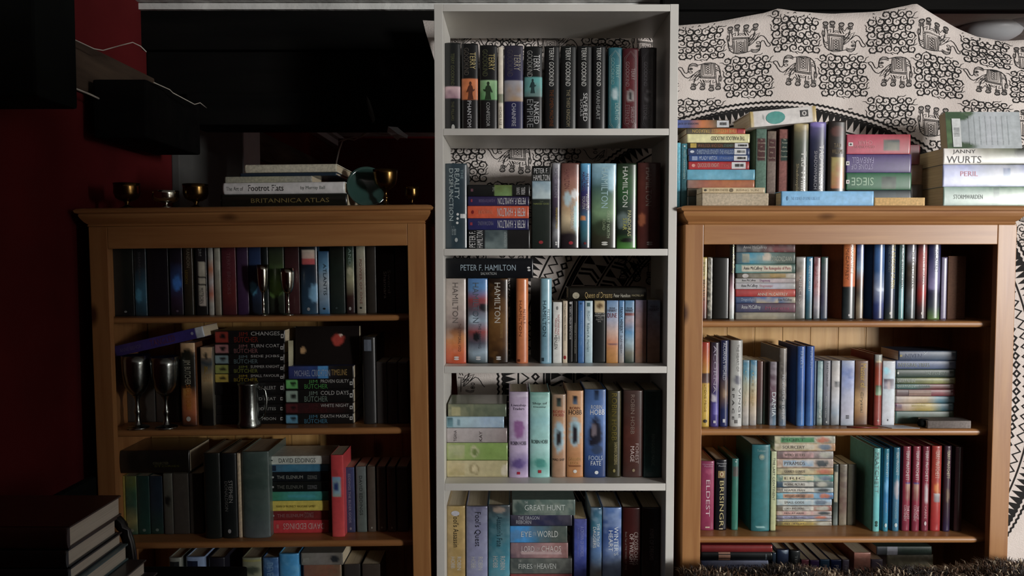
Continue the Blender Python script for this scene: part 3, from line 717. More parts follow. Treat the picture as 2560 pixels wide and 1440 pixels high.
HM = lambda c, v0=.05, v1=.5, u0=.36, u1=.62: t('HAMILTON', u0, u1, v0, v1, c)
PUB = lambda c='d0d0d0': (e(.40, .66, .915, .935, c), e(.40, .66, .938, .958, c))
row(FW, WZ[1], BY, [
 (1110, 1167, 409, '2c3d46>253640>2b3c44', 'slate hardback with wide silver techno lettering', t('THE', .72, .84, .07, .18, '7f979c'), t('REALITY', .44, .66, .06, .42, 'b4c2c4'), t('DYSFUNCTION', .18, .38, .06, .67, 'b4c2c4'), t('Peter F. Hamilton', .3, .5, .73, .84, '9aa8ac', 0), e(.52, .64, .58, .61, 'e6e8e8'), e(.52, .63, .63, .66, 'dfe2e2'), e(.5, .62, .68, .71, 'dfe2e2'), r(.7, .98, .59, .64, 'd5d8d8', 'picture_patch'), e(.44, .58, .87, .92, 'b0b8b8')),
 (1330, 1377, 415, '121414>232b26>1a211d', 'paperback with storm cloud band and white head lettering', Pn(0, 1, .19, .39, '7c98a8', 'a9bcc0'), t('PETER F.', .1, .86, .03, .09, 'e0e0e0', 0), t('HAMILTON', .06, .94, .105, .175, 'e0e0e0', 0), t('THE', .4, .6, .42, .435, '6f7a60', 0), t('NAKED GOD', .08, .92, .445, .465, '8f9a58', 0), e(.36, .6, .90, .94, '9a2a30'), dict(hb=False, rnd=.002)),
 (1379, 1401, 408, '8d8f94>6a6676>4a3d52>3a3440>8d8f94>2a2830', 'narrow grey-violet hardback with yellow lower title', N_(.5, '2c2733', 40), HM('8a8694', .06, .4, .3, .7), t('MANHATTAN', .45, .7, .52, .76, 'b59a3c'), *PUB('e0e0e0')),
 (1402, 1449, 408, '5a3832>8a5a50>9a7058>b08f6a>c8b48e>241c20>1e181c', 'copper pink hardback over sand with pale bird shapes', O(.35, .42, .22, .1, 'a9c2c8'), O(.82, .62, .16, .2, 'a8d0dc'), O(.75, .36, .22, .06, 'd0d4d4'), t('HAMILTON', .2, .46, .07, .3, '7a4a48'), t('FALLEN DRAGON', .52, .7, .44, .76, 'b6bcbc'), e(.42, .66, .91, .95, 'a01c2c')),
 (1450, 1477, 409, '4f9cc4>3a78a8>2f2c66>4a3a5c>2c6a86>2f6470>28202a', 'narrow blue hardback with sunset disc and white lower title', O(.25, .64, .3, .03, 'd88a48'), t('PETER F.', .55, .8, .12, .28, '4a3a5a'), t('HAMILTON', .2, .48, .10, .32, '5a3a5e'), t('MISSPENT', .56, .82, .36, .55, 'dcdcdc'), t('YOUTH', .2, .48, .38, .53, 'd0d0d0'), e(.36, .62, .92, .95, '7a1c24')),
 (1479, 1541, 409, '7fa8b8>6f9aac>3f5e5a>54745a>6a8a64>32402c>2a2a1c>22221a', 'wide hardback fading from sky blue to forest green', O(.45, .75, .42, .1, '2a3624'), O(.8, .2, .2, .14, '93bccb'), HM('a7c8cf', .05, .52, .38, .66), t('GREAT NORTH', .62, .74, .55, .87, 'a6b898'), t('ROAD', .44, .56, .65, .78, '8a9c78'), *PUB('d4d4cc')),
 (1542, 1592, 409, '1a2a1c>2a4a2a>26502a>2a3a30>1c2422>16241a>3f7a2c', 'dark green hardback with white name and yellow title', O(.3, .66, .35, .12, '5a6a68'), HM('d4d8d0', .04, .51, .28, .54), t('PANDORAS', .54, .72, .55, .85, 'c8c890'), t('STAR', .3, .5, .64, .78, 'b0b050'), O(.5, .9, .4, .03, '101410')),
 (1594, 1652, 407, '42201c>4e241c>4c201a>441c18>42201c', 'dark maroon hardback with grey name, against the white side panel', O(.18, .66, .16, .09, '8a4a2c'), HM('7d6a62', .06, .5, .34, .6), *PUB('8a807c')),
], 'on white bookcase second shelf', 'books on the second shelf of the white bookcase', gain=G1)
PFH = lambda: d('PETER F. HAMILTON', .49, .94, .16, .84, 'd2d2d6')
stack(FW, WZ[1], BY+.004, [
 (1169, 1325, 462, '121416>141614>161616', 'top black paperback with green picture patch', Pn(.42, .72, .02, .98, '5c7038', '6a8a50'), t('REBEL', .86, .92, .2, .85, 'cfcfcf', 3), t('DAWN', .78, .84, .25, .85, 'bcbcbc', 3), t('THE', .4, .44, .2, .6, '9aa090', 3), r(.05, .09, .35, .6, '6a4450')),
 (1169, 1323, 491, '2b2450>30284c>27233f', 'upper dark purple paperback with white inverted lettering', PFH(), d('A QUANTUM MURDER', .18, .44, .25, .62, '7a6a92'), r(.05, .08, .3, .6, '9a3a4a')),
 (1168, 1322, 515, 'c44a26>c8502a>c04a26', 'bright orange paperback with white inverted lettering', PFH(), d('THE NANO FLOWER', .18, .42, .32, .66, 'e08a6a'), e(.07, .11, .35, .65, '8a1c20')),
 (1169, 1322, 546, '242556>26275c>201f48', 'lower navy blue paperback with white inverted lettering', PFH(), d('MINDSTAR RISING', .17, .42, .25, .6, '7a7898'), r(.04, .08, .35, .6, '9a3a4a')),
 (1170, 1325, 575, '151617>1b1f22>161616>151515', 'bottom black paperback with misty picture', Pn(.28, .62, 0, 1, '3c4a4e', '6a7a7a'), t('PETER F.', .02, .12, .06, .92, 'dcdcdc', 3), t('HAMILTON', .14, .24, .04, .95, 'dcdcdc', 3), t('NEUTRONIUM', .58, .63, .1, .9, 'a8b0b0', 3)),
], 622, 'in pile on white bookcase second shelf', 'books on the second shelf of the white bookcase', gain=G1, hb=False, mat='semi')

row(FW, WZ[2], BY, [
 (1112, 1165, 696, '9a9088>a69a92>a89a90>9c8c86>5a4038>b8763a>c05a2a>b04420', 'stone grey hardback with orange foot and dark name', N_(.25, 'b4aaa2', 30), HM('6d6460', .05, .52, .34, .62), t('THE TEMPORAL VOID', .62, .76, .53, .86, '5a3a32'), *PUB('dcdcdc')),
 (1169, 1219, 696, '4a78b0>4f86bc>8f3a3c>5a4f5c>7f92a4>8a3a3a>4a4a58>8aa0b0>1c241c', 'blue hardback with red and white flag picture', O(.8, .34, .3, .05, '1c1a20'), O(.3, .48, .3, .05, '9fb4c4'), O(.45, .68, .2, .06, '1c1c20'), HM('5a6a78', .05, .52, .26, .56), t('THE DREAMING', .54, .68, .53, .82, '3c4450'), *PUB('d8d8d8')),
 (1220, 1270, 696, '211712>2c1e14>4a3018>6a4a20>5c3c18>3a2410>20160e', 'brown hardback with golden dust picture and white name', N_(.3, '7a5424', 45), HM('d4d0c8', .05, .52, .32, .62), t('THE EVOLUTIONARY VOID', .6, .74, .53, .7, '9a7a44'), *PUB('d8d8d8')),
 (1290, 1321, 696, 'b8642c>c87438>b86a38>b06034', 'glossy orange hardback turned to show its black cover', t('PETER F.', .56, .74, .36, .54, '8a4a28'), t('HAMILTON', .24, .44, .26, .68, '8a4a28'), r(.14, .3, .95, .98, '6a3018'), dict(yaw=7, rnd=.008, side='17100d')),
 (1350, 1380, 696, '6f9cac>7aa6b4>5a8494>6a94a8', 'glossy ice blue hardback turned to show its black cover', t('PETER F.', .6, .78, .36, .54, '3a606c'), t('HAMILTON', .2, .48, .26, .68, '2f505c'), r(.14, .3, .93, .97, '2a4450'), dict(yaw=9, rnd=.008, side='120e10')),
], 'on white bookcase third shelf', 'books on the third shelf of the white bookcase', gain=G1)
row(FW, WZ[2], BY+.006, [
 (1382, 1405, 755, 'c4c4be>ccccc6>c0c2be', 'white paperback with red and black condensed lettering', t('THE CAT WHO WALKS', .52, .72, .2, .54, 'a82c30'), t('THROUGH WALLS', .24, .44, .26, .52, 'a82c30'), t('ROBERT A', .62, .76, .55, .64, '222'), t('HEINLEIN', .18, .52, .54, .77, '1c1c1c'), e(.4, .6, .07, .13, '8a8a86')),
 (1407, 1419, 752, 'b5a68e>bdae96', 'thin buff paperback with red spot at foot', t('The Puppet Masters  Robert Heinlein', .3, .65, .04, .64, '4a4238'), e(.2, .75, .88, .94, '9a2024')),
 (1420, 1432, 751, '121212', 'thin black paperback with white ring at its head', e(.25, .8, .02, .06, 'bcbcbc'), t('ROBERT A. HEINLEIN  REVOLT IN 2100', .3, .68, .10, .62, 'c4c4c4')),
 (1432.5, 1444, 751, '151513', 'thin black paperback with small grey lower title', t('STRANGER IN A STRANGE LAND', .32, .64, .36, .85, '8a8a80')),
 (1445, 1461, 752, '2f5f96>3a6ca2>2f5c90', 'mid blue paperback with faint pale lettering', t('Robert Heinlein  Friday', .34, .62, .16, .72, '8fb0d0'), e(.35, .65, .03, .06, '20456e')),
 (1462, 1482, 752, '9fb4bc>b4c6cc>9cb4bc>88a4b0', 'silvery pale blue paperback with dark capitals', t('FRIDAY', .3, .62, .16, .32, '6f8a96'), t('Robert A. Heinlein', .3, .6, .36, .82, '54707c'), r(.3, .66, .03, .09, '4a6a70')),
 (1484, 1514, 750, '121515>131616', 'black paperback with cream picture square at its head', Pn(.06, .94, .01, .19, 'a8946a', 'b8a884'), O(.5, .1, .25, .06, '5a4224'), t('ROBERT A', .14, .86, .205, .225, 'c8c8c4', 0), t('HEINLEIN', .1, .9, .235, .26, 'c8c8c4', 0), t('I WILL', .25, .75, .27, .29, 'a8a8a4', 0), t('FEAR NO', .2, .8, .30, .32, 'a8a8a4', 0), t('EVIL', .36, .64, .33, .35, 'a8a8a4', 0)),
 (1516, 1546, 751, '5a7ca4>7a94b0>9a9cae>b89a8c>b87a58>a8743c>a06c28', 'blue-to-sand desert paperback with red title across it', t('FRANK', .25, .75, .11, .135, '2a2a3c', 0), t('HERBERT', .1, .9, .14, .18, '3a2434', 0), t('DUNE', .1, .88, .2, .275, '7c2228', 0), O(.5, .7, .5, .02, '6a4a50')),
 (1547, 1561, 751, '4a7aa8>6a92b4>8a98a8>8a8078', 'narrow pale blue paperback with bold dark vertical lettering', t('FRANK HERBERT', .25, .75, .11, .52, '15151c'), t('DUNE MESSIAH', .3, .7, .56, .84, '55505a')),
 (1562, 1586, 751, '5480a8>6f92ac>a09098>4a84b0>8aa4b0>6a6a5c>2a3830', 'desert paperback with blue lake and striped dune at foot', t('FRANK', .2, .8, .11, .135, '2a2a3c', 0), t('HERBERT', .1, .9, .14, .18, '3a2434', 0), Pn(0, 1, .19, .24, '6a3038', '7a4440'), N_(.2, '3a4a44', 90)),
 (1588, 1617, 750, '7c7690>90787c>a07668>8c604c>785a44', 'dusky mauve paperback with rocky red foot', N_(.4, '7a5a58', 90)),
 (1619, 1651, 750, '6c84a4>7c8498>8c7878>8c6c58>785840', 'dusky blue-to-brown paperback against the side panel', t('FRANK', .2, .8, .09, .12, '2a2c3c', 0), t('HERBERT', .1, .9, .13, .17, '2c2834', 0), N_(.3, '6a5048', 90)),
], 'on white bookcase third shelf', 'books on the third shelf of the white bookcase', gain=G1, hb=False, mat='semi')
stack(FW, None, BY+.004, [(1112, 1333, 646, '111417>101318', 'long black hardback lying flat over grey upright books', h('PETER F. HAMILTON', .17, .80, .32, .62, 'a8bcc8'), h('SALVATION', .40, .58, .70, .84, 'b8bcbc'), e(.93, .965, .42, .52, 'e0e0e0'), e(.935, .97, .55, .65, 'e0e0e0'))], 695.3, 'on white bookcase', 'books on the third shelf of the white bookcase', gain=G1, rnd=.004)
stack(FW, None, BY+.010, [(1421, 1616, 719, '17150f>1a1812', 'dark bronze book lying flat over small upright paperbacks', e(.05, .14, .38, .92, 'b0aa94', 'sunburst_mark'), t('1', .085, .105, .5, .8, '2a2820', 0), h('Queen of Dreams', .21, .56, .36, .94, 'b09a68'), h('Peter Hamilton', .58, .79, .5, .8, 'c8c4b4'), h('MACMILLAN', .81, .96, .56, .72, '9a8f70'))], 749.4, 'on white bookcase', 'books on the third shelf of the white bookcase', gain=G1, dep=.12)

RH = lambda c: t('ROBIN HOBB', .1, .9, .575, .62, c, 0)
row(FW, WZ[3], BY+.002, [
 (1272, 1321, 979, '9a88a4>ad9bb8>b6a4c4>a896b8>b4a4c4>7a6a9c>b4a0c0', 'lilac hardback with pink rose disc and black gothic lettering', N_(.25, 'c4b6cc', 60), O(.5, .43, .34, .11, '8a5a90'), O(.5, .84, .36, .07, '5c4a84'), Pn(.05, .95, .012, .06, '9a8ca4', 'b8acc0'), t('Liveship', .14, .88, .14, .175, '3a2f48', 0), t('Traders', .2, .8, .18, .21, '3a2f48', 0), RH('2c2436'), r(.42, .58, .93, .96, 'b01c3c')),
 (1324, 1375, 980, '6fa89c>8abcb4>84bcc0>8ac0bc>9accc8>5aa498>86c0bc', 'pale turquoise hardback with black gothic lettering', N_(.2, 'a4d0cc', 60), O(.5, .83, .34, .06, '3c8a80'), Pn(.05, .95, .012, .05, '5c948c', '8ab8ae'), t('Ship of', .14, .86, .115, .15, '2a3c3c', 0), t('Destiny', .2, .8, .16, .185, '2a3c3c', 0), t('ROBIN HOBB', .1, .9, .555, .60, '22302e', 0), r(.42, .58, .91, .945, 'b03038')),
 (1379, 1415, 985, '8a7460>a47c58>b08a68>a07a5c>927258', 'narrow tan hardback with red name and blue arched tunnel', Pn(.3, .62, .04, .15, '16161a', '3c4a44'), t('ROBIN', .1, .9, .19, .225, 'b04a3c', 0), t('HOBB', .14, .86, .23, .265, 'a03a34', 0), O(.5, .5, .4, .2, '8fb0bc'), O(.48, .53, .18, .12, '2a2628'), t('MAD SHIP', .08, .92, .77, .80, '3c2c24', 0)),
 (1416, 1459, 976, 'b08058>b88a5c>bc8c60>b07a4c>a8703c', 'orange tan hardback with brown name and blue arched tunnel', Pn(.38, .66, .06, .15, '1c2028', '4a6078'), t('ROBIN', .2, .8, .185, .215, '7a3418', 0), t('HOBB', .14, .9, .22, .275, '2c1a14', 0), O(.5, .48, .34, .19, '93b4c0'), O(.48, .5, .17, .12, '26222a'), t('GOLDEN', .14, .86, .77, .81, 'c0965c', 0), t('FOOL', .25, .75, .82, .85, 'b88c50', 0), Pn(.08, .92, .868, .872, '6a3c1c'), e(.4, .62, .91, .95, 'e8e4dc')),
 (1461, 1515, 973, '34507c>4668a0>4c70a8>3c5c94>2a4478>1e3460', 'rich blue hardback with dark lozenge picture and white lettering', Pn(.40, .68, .01, .12, '141c30', '2a4468'), O(.5, .5, .36, .2, '1c1c28'), O(.42, .46, .12, .09, '6a6068'), O(.56, .68, .3, .06, '2c3c58'), t('ROBIN', .3, .82, .175, .22, 'c8ccd4', 0), t('HOBB', .26, .94, .225, .285, 'e4e4e4', 0), t('FOOLS', .2, .86, .75, .80, 'b4c4d8', 0), t('FATE', .3, .78, .81, .86, 'dfe4e8', 0), Pn(.3, .74, .875, .88, '9ab0cc'), e(.48, .66, .92, .96, 'e4e8ea')),
 (1518, 1553, 976, '34301c>3a3618>2f2c14>28260f', 'dark olive hardback with gold foil name', N_(.4, '1c1a0e', 60), t('ROBIN HOBB', .3, .68, .03, .57, 'a89a50', 1, True), t('SHAMANS CROSSING', .5, .74, .59, .85, '9a8f60'), e(.42, .6, .90, .94, '8a7f4a')),
 (1558, 1608, 975, '3a2a26>422a24>4e2820>44241e>3a2420', 'dark chestnut hardback with pale lower title', N_(.3, '40201a', 40), t('ROBIN HOBB', .36, .56, .05, .5, '7c6a60'), t('FOREST', .62, .78, .61, .84, 'a89894'), t('MAGE', .36, .56, .64, .82, 'c4b4b0'), e(.46, .6, .90, .935, '8a7c60')),
 (1610, 1655, 975, '24403f>284846>2a4c4c>2c5254', 'dark bottle teal hardback against the white side panel', N_(.3, '1e3a3c', 40), t('RENEGADES MAGIC', .42, .6, .5, .86, '7c9894')),
], 'on white bookcase fourth shelf', 'books on the fourth shelf of the white bookcase', gain=G1)
stack(FW, WZ[3], BY+.004, [
 (1120, 1266, 1010, '8a8a6c>6c745c>5c6654', 'top moss green book with curled cream corner', N_(.5, '4c5848', 60), Pn(.06, .22, .2, .95, '9a9468', 'a8a47c')),
 (1115, 1260, 1041, '8fb0bc>9fbcc8>9ab4cc>84a0b8', 'pale blue book', N_(.3, 'b4ccd4', 60), Pn(.02, .1, .1, .9, '3a5a64', '6a98a4'), Pn(.2, .24, .2, .85, '6a8a98')),
 (1115, 1268, 1070, 'a49c9c>aaa2a2>9c9494>8a7c7c', 'rose grey book with two short black titles', t('TIGANA', .12, .17, .14, .9, '3a3030', 3), t('KAY', .54, .59, .2, .9, '4a4040', 3)),
 (1115, 1269, 1107, '9aa468>8ca45c>7a9a48>7c9a4c', 'leaf green book with cream ornamental panels', Pn(.04, .3, .12, .9, 'a8ac84', '98a068'), O(.46, .5, .08, .38, 'b4b48c'), O(.46, .5, .05, .22, '6a7c40'), N_(.25, '6a8440', 70)),
 (1115, 1269, 1151, 'b4a878>bab088>b0a67c>a49c70', 'cream yellow book with ornamental panels at the bottom', Pn(.04, .3, .12, .9, 'bcae84', 'a89a68'), O(.46, .5, .09, .38, '8a7c54'), O(.46, .5, .06, .26, 'c4b890'), O(.95, .55, .06, .4, 'c4bca8'), N_(.2, '948a60', 70)),
], 1191, 'in pile on white bookcase fourth shelf', 'books on the fourth shelf of the white bookcase', gain=G1, dep=.15)

RB = (t('ROBIN', .56, .78, .57, .72), t('HOBB', .22, .44, .57, .70))
row(FW, WZ[4], BY+.01, [
 (1116, 1163, 1264, 'a08850>a68c54>9c8048>a08444', 'old gold hardback with black script title', N_(.3, '7c6838', 50), e(.24, .7, .05, .11, 'c4c4cc', 'emblem'), t("Fool's Assassin", .36, .66, .09, .46, '2a2418'), *RB),
 (1165, 1219, 1265, '5a5a72>7a7c9a>8084a4>7478a0', 'lavender silver hardback with black script title', N_(.3, '9498b0', 50), t("Fool's Quest", .38, .70, .06, .45, '20222e'), *RB),
 (1220, 1275, 1262, '3c3a3c>2f5c68>2f7284>3a8aa0>4a7484', 'sea teal hardback with dark script title', N_(.3, '6a8c94', 50), t("Assassin's Fate", .4, .66, .12, .46, '123844'), O(.5, .05, .3, .04, '86786c'), *RB),
 (1435, 1467, 1297, '3a3c74>3a4c9c>34408a>2c3270', 'violet blue paperback standing beside the flat pile', N_(.3, '5a66b0', 60), t('A CROWN OF SWORDS', .5, .78, .1, .5, '8a90c0'), t('ROBERT JORDAN', .2, .4, .12, .5, '6a74b0'), dict(hb=False, mat='semi')),
 (1475, 1505, 1268, '2a4a64>2f6a80>3a5c8c>54749c>8a8478>6a5a4c', 'blue hardback with snowy brown lower half', N_(.35, '8aa4b8', 60), t('THE PATH OF', .56, .8, .18, .45, 'cfd8dc'), t('DAGGERS', .24, .5, .22, .46, 'dfe4e4')),
 (1506, 1554, 1268, '4a6aa0>2f4a84>4a6498>7a90b4>54709c', 'icy blue hardback with large white two-line title', N_(.4, '8ea4c4', 40), t("WINTER'S", .6, .84, .22, .55, 'd4dce4'), t('HEART', .32, .54, .26, .5, 'dfe4ea')),
 (1556, 1602, 1268, '33100f>3c1412>30100e', 'dark red hardback with silver title and small subtitle', t('CROSSROADS', .62, .86, .28, .66, '9a8a84'), t('OF TWILIGHT', .38, .6, .30, .66, 'bcb0aa'), t('Book Ten of THE WHEEL OF TIME', .14, .24, .28, .72, '8a7a74')),
 (1605, 1655, 1268, '2a2424>302828', 'dark hardback with barely visible title, last of its row', t('KNIFE OF DREAMS', .4, .62, .24, .6, '8c8484')),
], 'on white bookcase lowest visible shelf', 'books on the fifth shelf of the white bookcase', gain=G1, dep=.16)
WZ5 = WZ[4]
stack(FW, WZ5, BY+.012, [
 (1280, 1438, 1249, '3a4a48>48605a>5a6c64>4a5c58', 'topmost sage green paperback', N_(.4, '8a9488', 50), h('THE', .2, .25, .1, .25, 'c4ccc8'), h('GREAT HUNT', .2, .84, .32, .68, 'd4dcd8'), Pn(.2, .84, .75, .79, 'b4bcb8'), h('Book Two of The Wheel of Time', .2, .8, .82, .94, '8a9c94')),
 (1275, 1430, 1287, '2c2c3c>2a2c4c>30303c', 'slate violet paperback second from the top', N_(.3, '5a5460', 40), h('THE DRAGON', .13, .47, .12, .42, 'c0c4cc'), h('REBORN', .1, .34, .48, .82, 'bcc0c8')),
 (1274, 1418, 1315, '2a84c4>2f8acc>3a6a84>4a5450>44504a', 'bright blue and grey paperback', N_(.3, '6a6a60', 40), h('EYE', .2, .38, .32, .64, 'cfd8dc'), h('OF THE', .4, .46, .36, .56, 'b8c8d0'), h('WORLD', .48, .84, .28, .66, 'd8dcd8'), Pn(.2, .84, .72, .75, 'b4bcc0')),
 (1275, 1420, 1357, '5a4a58>84686c>9a7474>7a5450', 'dusty pink paperback', N_(.35, 'a48484', 50), h('LORD', .2, .42, .2, .58, 'dcd4d4'), h('OF', .45, .51, .3, .5, 'c8bcbc'), h('CHAOS', .54, .88, .18, .56, 'dcd0cc'), Pn(.2, .88, .64, .67, 'b49c9c')),
 (1275, 1430, 1396, '404848>4a5250>545854>484a48', 'charcoal green paperback under the pink one', N_(.35, '747870', 50), h('THE', .14, .18, .08, .24, 'b4b8b4'), h('FIRES', .14, .36, .34, .66, 'd0d4d0'), h('OF', .38, .42, .4, .56, 'b8bcb8'), h('HEAVEN', .44, .74, .32, .66, 'd0d4d0')),
 (1275, 1430, 1435, '7a3434>6a2c30', 'brick red paperback at the frame bottom', N_(.3, '8a5450', 50)),
 (1275, 1430, 1474, '3a4048', 'dark grey paperback lowest in sight'),
], 1500, 'in pile on white bookcase', 'books on the fifth shelf of the white bookcase', gain=G1, hb=False, mat='semi', dep=.11)
# ---------------------------------------------------------------- honey pine bookcase: books
G2 = 1.25; RGt = 'books on top of the honey pine bookcase'
onr = 'on honey pine bookcase top'
row(FR, RT, 2.235, [
 (1692, 1702, 357, '5aa4b8>4a94ac>3a8498', 'light blue paperback standing next to the white bookcase', t('A STAINLESS STEEL', .3, .65, .2, .6, 'a8d0d8')),
 (1703, 1719, 359, '2f6c78>28606c>1f4c54>183c40', 'dark teal paperback with pale vertical lettering', e(.35, .65, .03, .055, 'd0dcdc'), t('FRED SABERHAGEN', .35, .65, .10, .55, '9ab8b8')),
 (1890, 1917, 322, '4a6458>506e60>4a665a', 'faded green cloth hardback with brown title label', Pn(.08, .95, .115, .40, '4a2c2c', '442828'), t('The', .4, .6, .13, .15, 'b4a490', 0), t('Chronicles', .14, .9, .17, .19, 'b4a490', 0), t('of', .4, .6, .22, .235, 'b4a490', 0), t('Thomas', .2, .85, .27, .295, 'b4a490', 0), t('Covenant', .14, .9, .35, .37, 'b4a490', 0)),
 (1918, 1941, 328, '6a5c50>70625a>685a52', 'faded mushroom cloth hardback with brown title label', Pn(.08, .95, .115, .40, '4a2c2c', '442828'), t('The', .3, .7, .14, .16, 'b4a490', 0), t('Illearth', .2, .85, .2, .22, 'b4a490', 0), t('War', .3, .7, .27, .29, 'b4a490', 0), t('Book Two', .2, .9, .34, .36, 'b4a490', 0)),
 (1948, 1972, 323, '7a4a44>80504a>7a4a44', 'faded brick cloth hardback with dark green title label', Pn(.08, .95, .115, .40, '283a34', '223430'), t('The', .4, .7, .125, .145, 'b4b4a0', 0), t('Power', .3, .9, .165, .185, 'b4b4a0', 0), t('that', .3, .8, .22, .24, 'b4b4a0', 0), t('Preserves', .2, .9, .27, .29, 'b4b4a0', 0), t('Donaldson', .2, .9, .34, .36, 'b4b4a0', 0)),
], onr, RGt, gain=G2, mat='matt', rnd=.002, dep=.14)
row(FR, RT, 2.22, [
 (1984, 2022, 310, '84785a>4a5040>3a4238>3c3c34>4a463a>44403a', 'olive hardback with misty yellow treetops and white name', Pn(0, 1, 0, .10, 'a89868', '6a6448'), t('Tad Williams', .48, .84, .33, .98, 'c4c4bc'), t('Shadowplay', .12, .34, .48, .85, 'a89c78')),
 (2024, 2066, 306, '5a5488>282c48>1c2234>161a28>141620', 'midnight blue hardback with violet sky at its head', O(.5, .02, .5, .05, '7a6cb4'), t('TAD WILLIAMS', .56, .84, .27, .88, 'e0e0e0'), t('SHADOWMARCH', .26, .44, .34, .79, 'a4a4ac')),
 (2070, 2116, 303, '221c1a>2c2622>28221c>2a2420>20241c', 'black hardback with red sun and glowing amber panel', O(.5, .12, .34, .07, '5a3832'), Pn(.18, .9, .43, .78, '98884c', 'a4643c'), t('TAD', .3, .7, .26, .31, '7a6a4a', 0), t('WILLIAMS', .2, .8, .33, .38, '7a6a4a', 0)),
], onr, RGt, gain=G2, dep=.16)
BK = lambda u0=.78, u1=.98: bar(u0, u1, .08, .92)
stack(FR, RT, 2.232, [
 (1690, 1824, 300, '4a5c9c>4a5078>c07038>6a5a44>3a342c', 'topmost blue and orange paperback with barcode sticker', h('JACK OF SHADOWS', .04, .42, .35, .7, '3a3c50'), BK(.76, .98), dict(dep=.13)),
 (1716, 1863, 321, '4a4438>5c5444>6a5a44>c06a2c>b0502c>b04030', 'brown and orange paperback with red patch', d('THE HIGHEST TREASON', .1, .84, .2, .8, 'c8a858'), r(.87, .97, .15, .85, 'b03840', 'picture_patch')),
 (1718, 1874, 335, 'd0cc94>d4d09c>ccc890', 'pale yellow paperback with inverted black title', d('THE WARLOCK UNLOCKED', .38, .92, .28, .74, '3a3828'), Pn(.03, .12, .5, .54, '4a4838')),
 (1721, 1873, 357, '2a2420>30261e>3a2c20', 'black paperback with yellow square and barcode sticker', r(.03, .13, .1, .9, 'b8a04c', 'picture_patch'), h('WARLOCK AND SON', .15, .56, .2, .82, '8a5434'), h('STASHEFF', .58, .74, .25, .75, '5a7c6c'), BK(.76, .98)),
 (1720, 1874, 371, '2a3c64>31487a>2a3c64', 'navy paperback with long lettering and barcode', e(.03, .1, .3, .7, 'c4ccd8'), h('CHRISTOPHER STASHEFF  THE WARLOCK', .14, .74, .2, .86, 'a8bcd8'), BK(.75, .94)),
 (1722, 1874, 388, '28447c>2c4c8a>26406e', 'royal blue paperback with square and barcode', r(.05, .14, .2, .85, '8a9cc0', 'picture_patch'), h("M'LADY WITCH", .17, .46, .15, .8, 'b8c8e0'), h('STASHEFF', .5, .72, .3, .7, '7a90bc'), BK(.74, .96)),
 (1721, 1873, 404, 'a0242a>a82a2e>94242a', 'crimson paperback with white lettering and barcode sticker', e(.05, .11, .3, .7, 'd89a90'), h('QUICKSILVER KNIGHT', .15, .5, .2, .8, 'd8a8a0'), h('STASHEFF', .53, .7, .3, .7, 'c4605c'), BK(.71, .94)),
 (1717, 1887, 424, '4a8ca4>58a0bc>5298b4>5094ac', 'larger sky blue paperback under the crimson one', N_(.3, '7ab4c8', 40), dict(dep=.125)),
 (1718, 1886, 450, '7a6a64>a05c3c>a86434>a06038', 'rust orange paperback under sky blue one', N_(.3, '8a4038', 40), dict(dep=.125)),
 (1719, 1880, 471, '4a4438>3a3c34', 'brown paperback second from the bottom', N_(.3, '2a2c28', 40), dict(dep=.125)),
 (1719, 1880, 491, '1f2c2a>243230', 'dark green paperback at the bottom', dict(dep=.125)),
], 510, 'in left pile '+onr, RGt, gain=G2, hb=False, mat='semi')
stack(FR, RT, 2.158, [
 (1754, 1912, 469, 'c0ac84>c8b48c>b8a684', 'thin buff paperback lying in front', e(.04, .08, .3, .7, '3a3428'), h('DAVID BRIN STARTIDE', .12, .42, .25, .7, 'a08c64'), e(.44, .5, .15, .85, '7a6a4c'), h('RISING SUN', .55, .9, .3, .7, 'a4906c'), dict(dep=.06)),
 (1754, 1921, 483, 'a89a82>aea088>a4967e', 'worn cream book under the thin buff paperback', dict(dep=.064, mat='matt')),
], 511, onr, RGt, gain=G2, hb=False, mat='semi')
stack(FR, RT, 2.162, [(1953, 2184, 478, '6aa8d4>72b0dc>6aaad8', 'long plain sky blue book lying in front', e(.055, .075, .35, .65, '4a7ca4'), h('THE SCIENCE OF SOMETHING ELSE', .11, .42, .4, .62, '8abde0'), dict(rnd=.0015, dep=.055, hb=True, mat='semi'))], 511, onr, RGt, gain=G2)
stack(FR, RT, 2.170, [(2186, 2312, 494, 'c09a5c>c8a468', 'thin straw-coloured booklet lying near the greenish pile', dict(hb=False, mat='matt', dep=.05, rnd=.0005))], 511, onr, RGt, gain=G2)
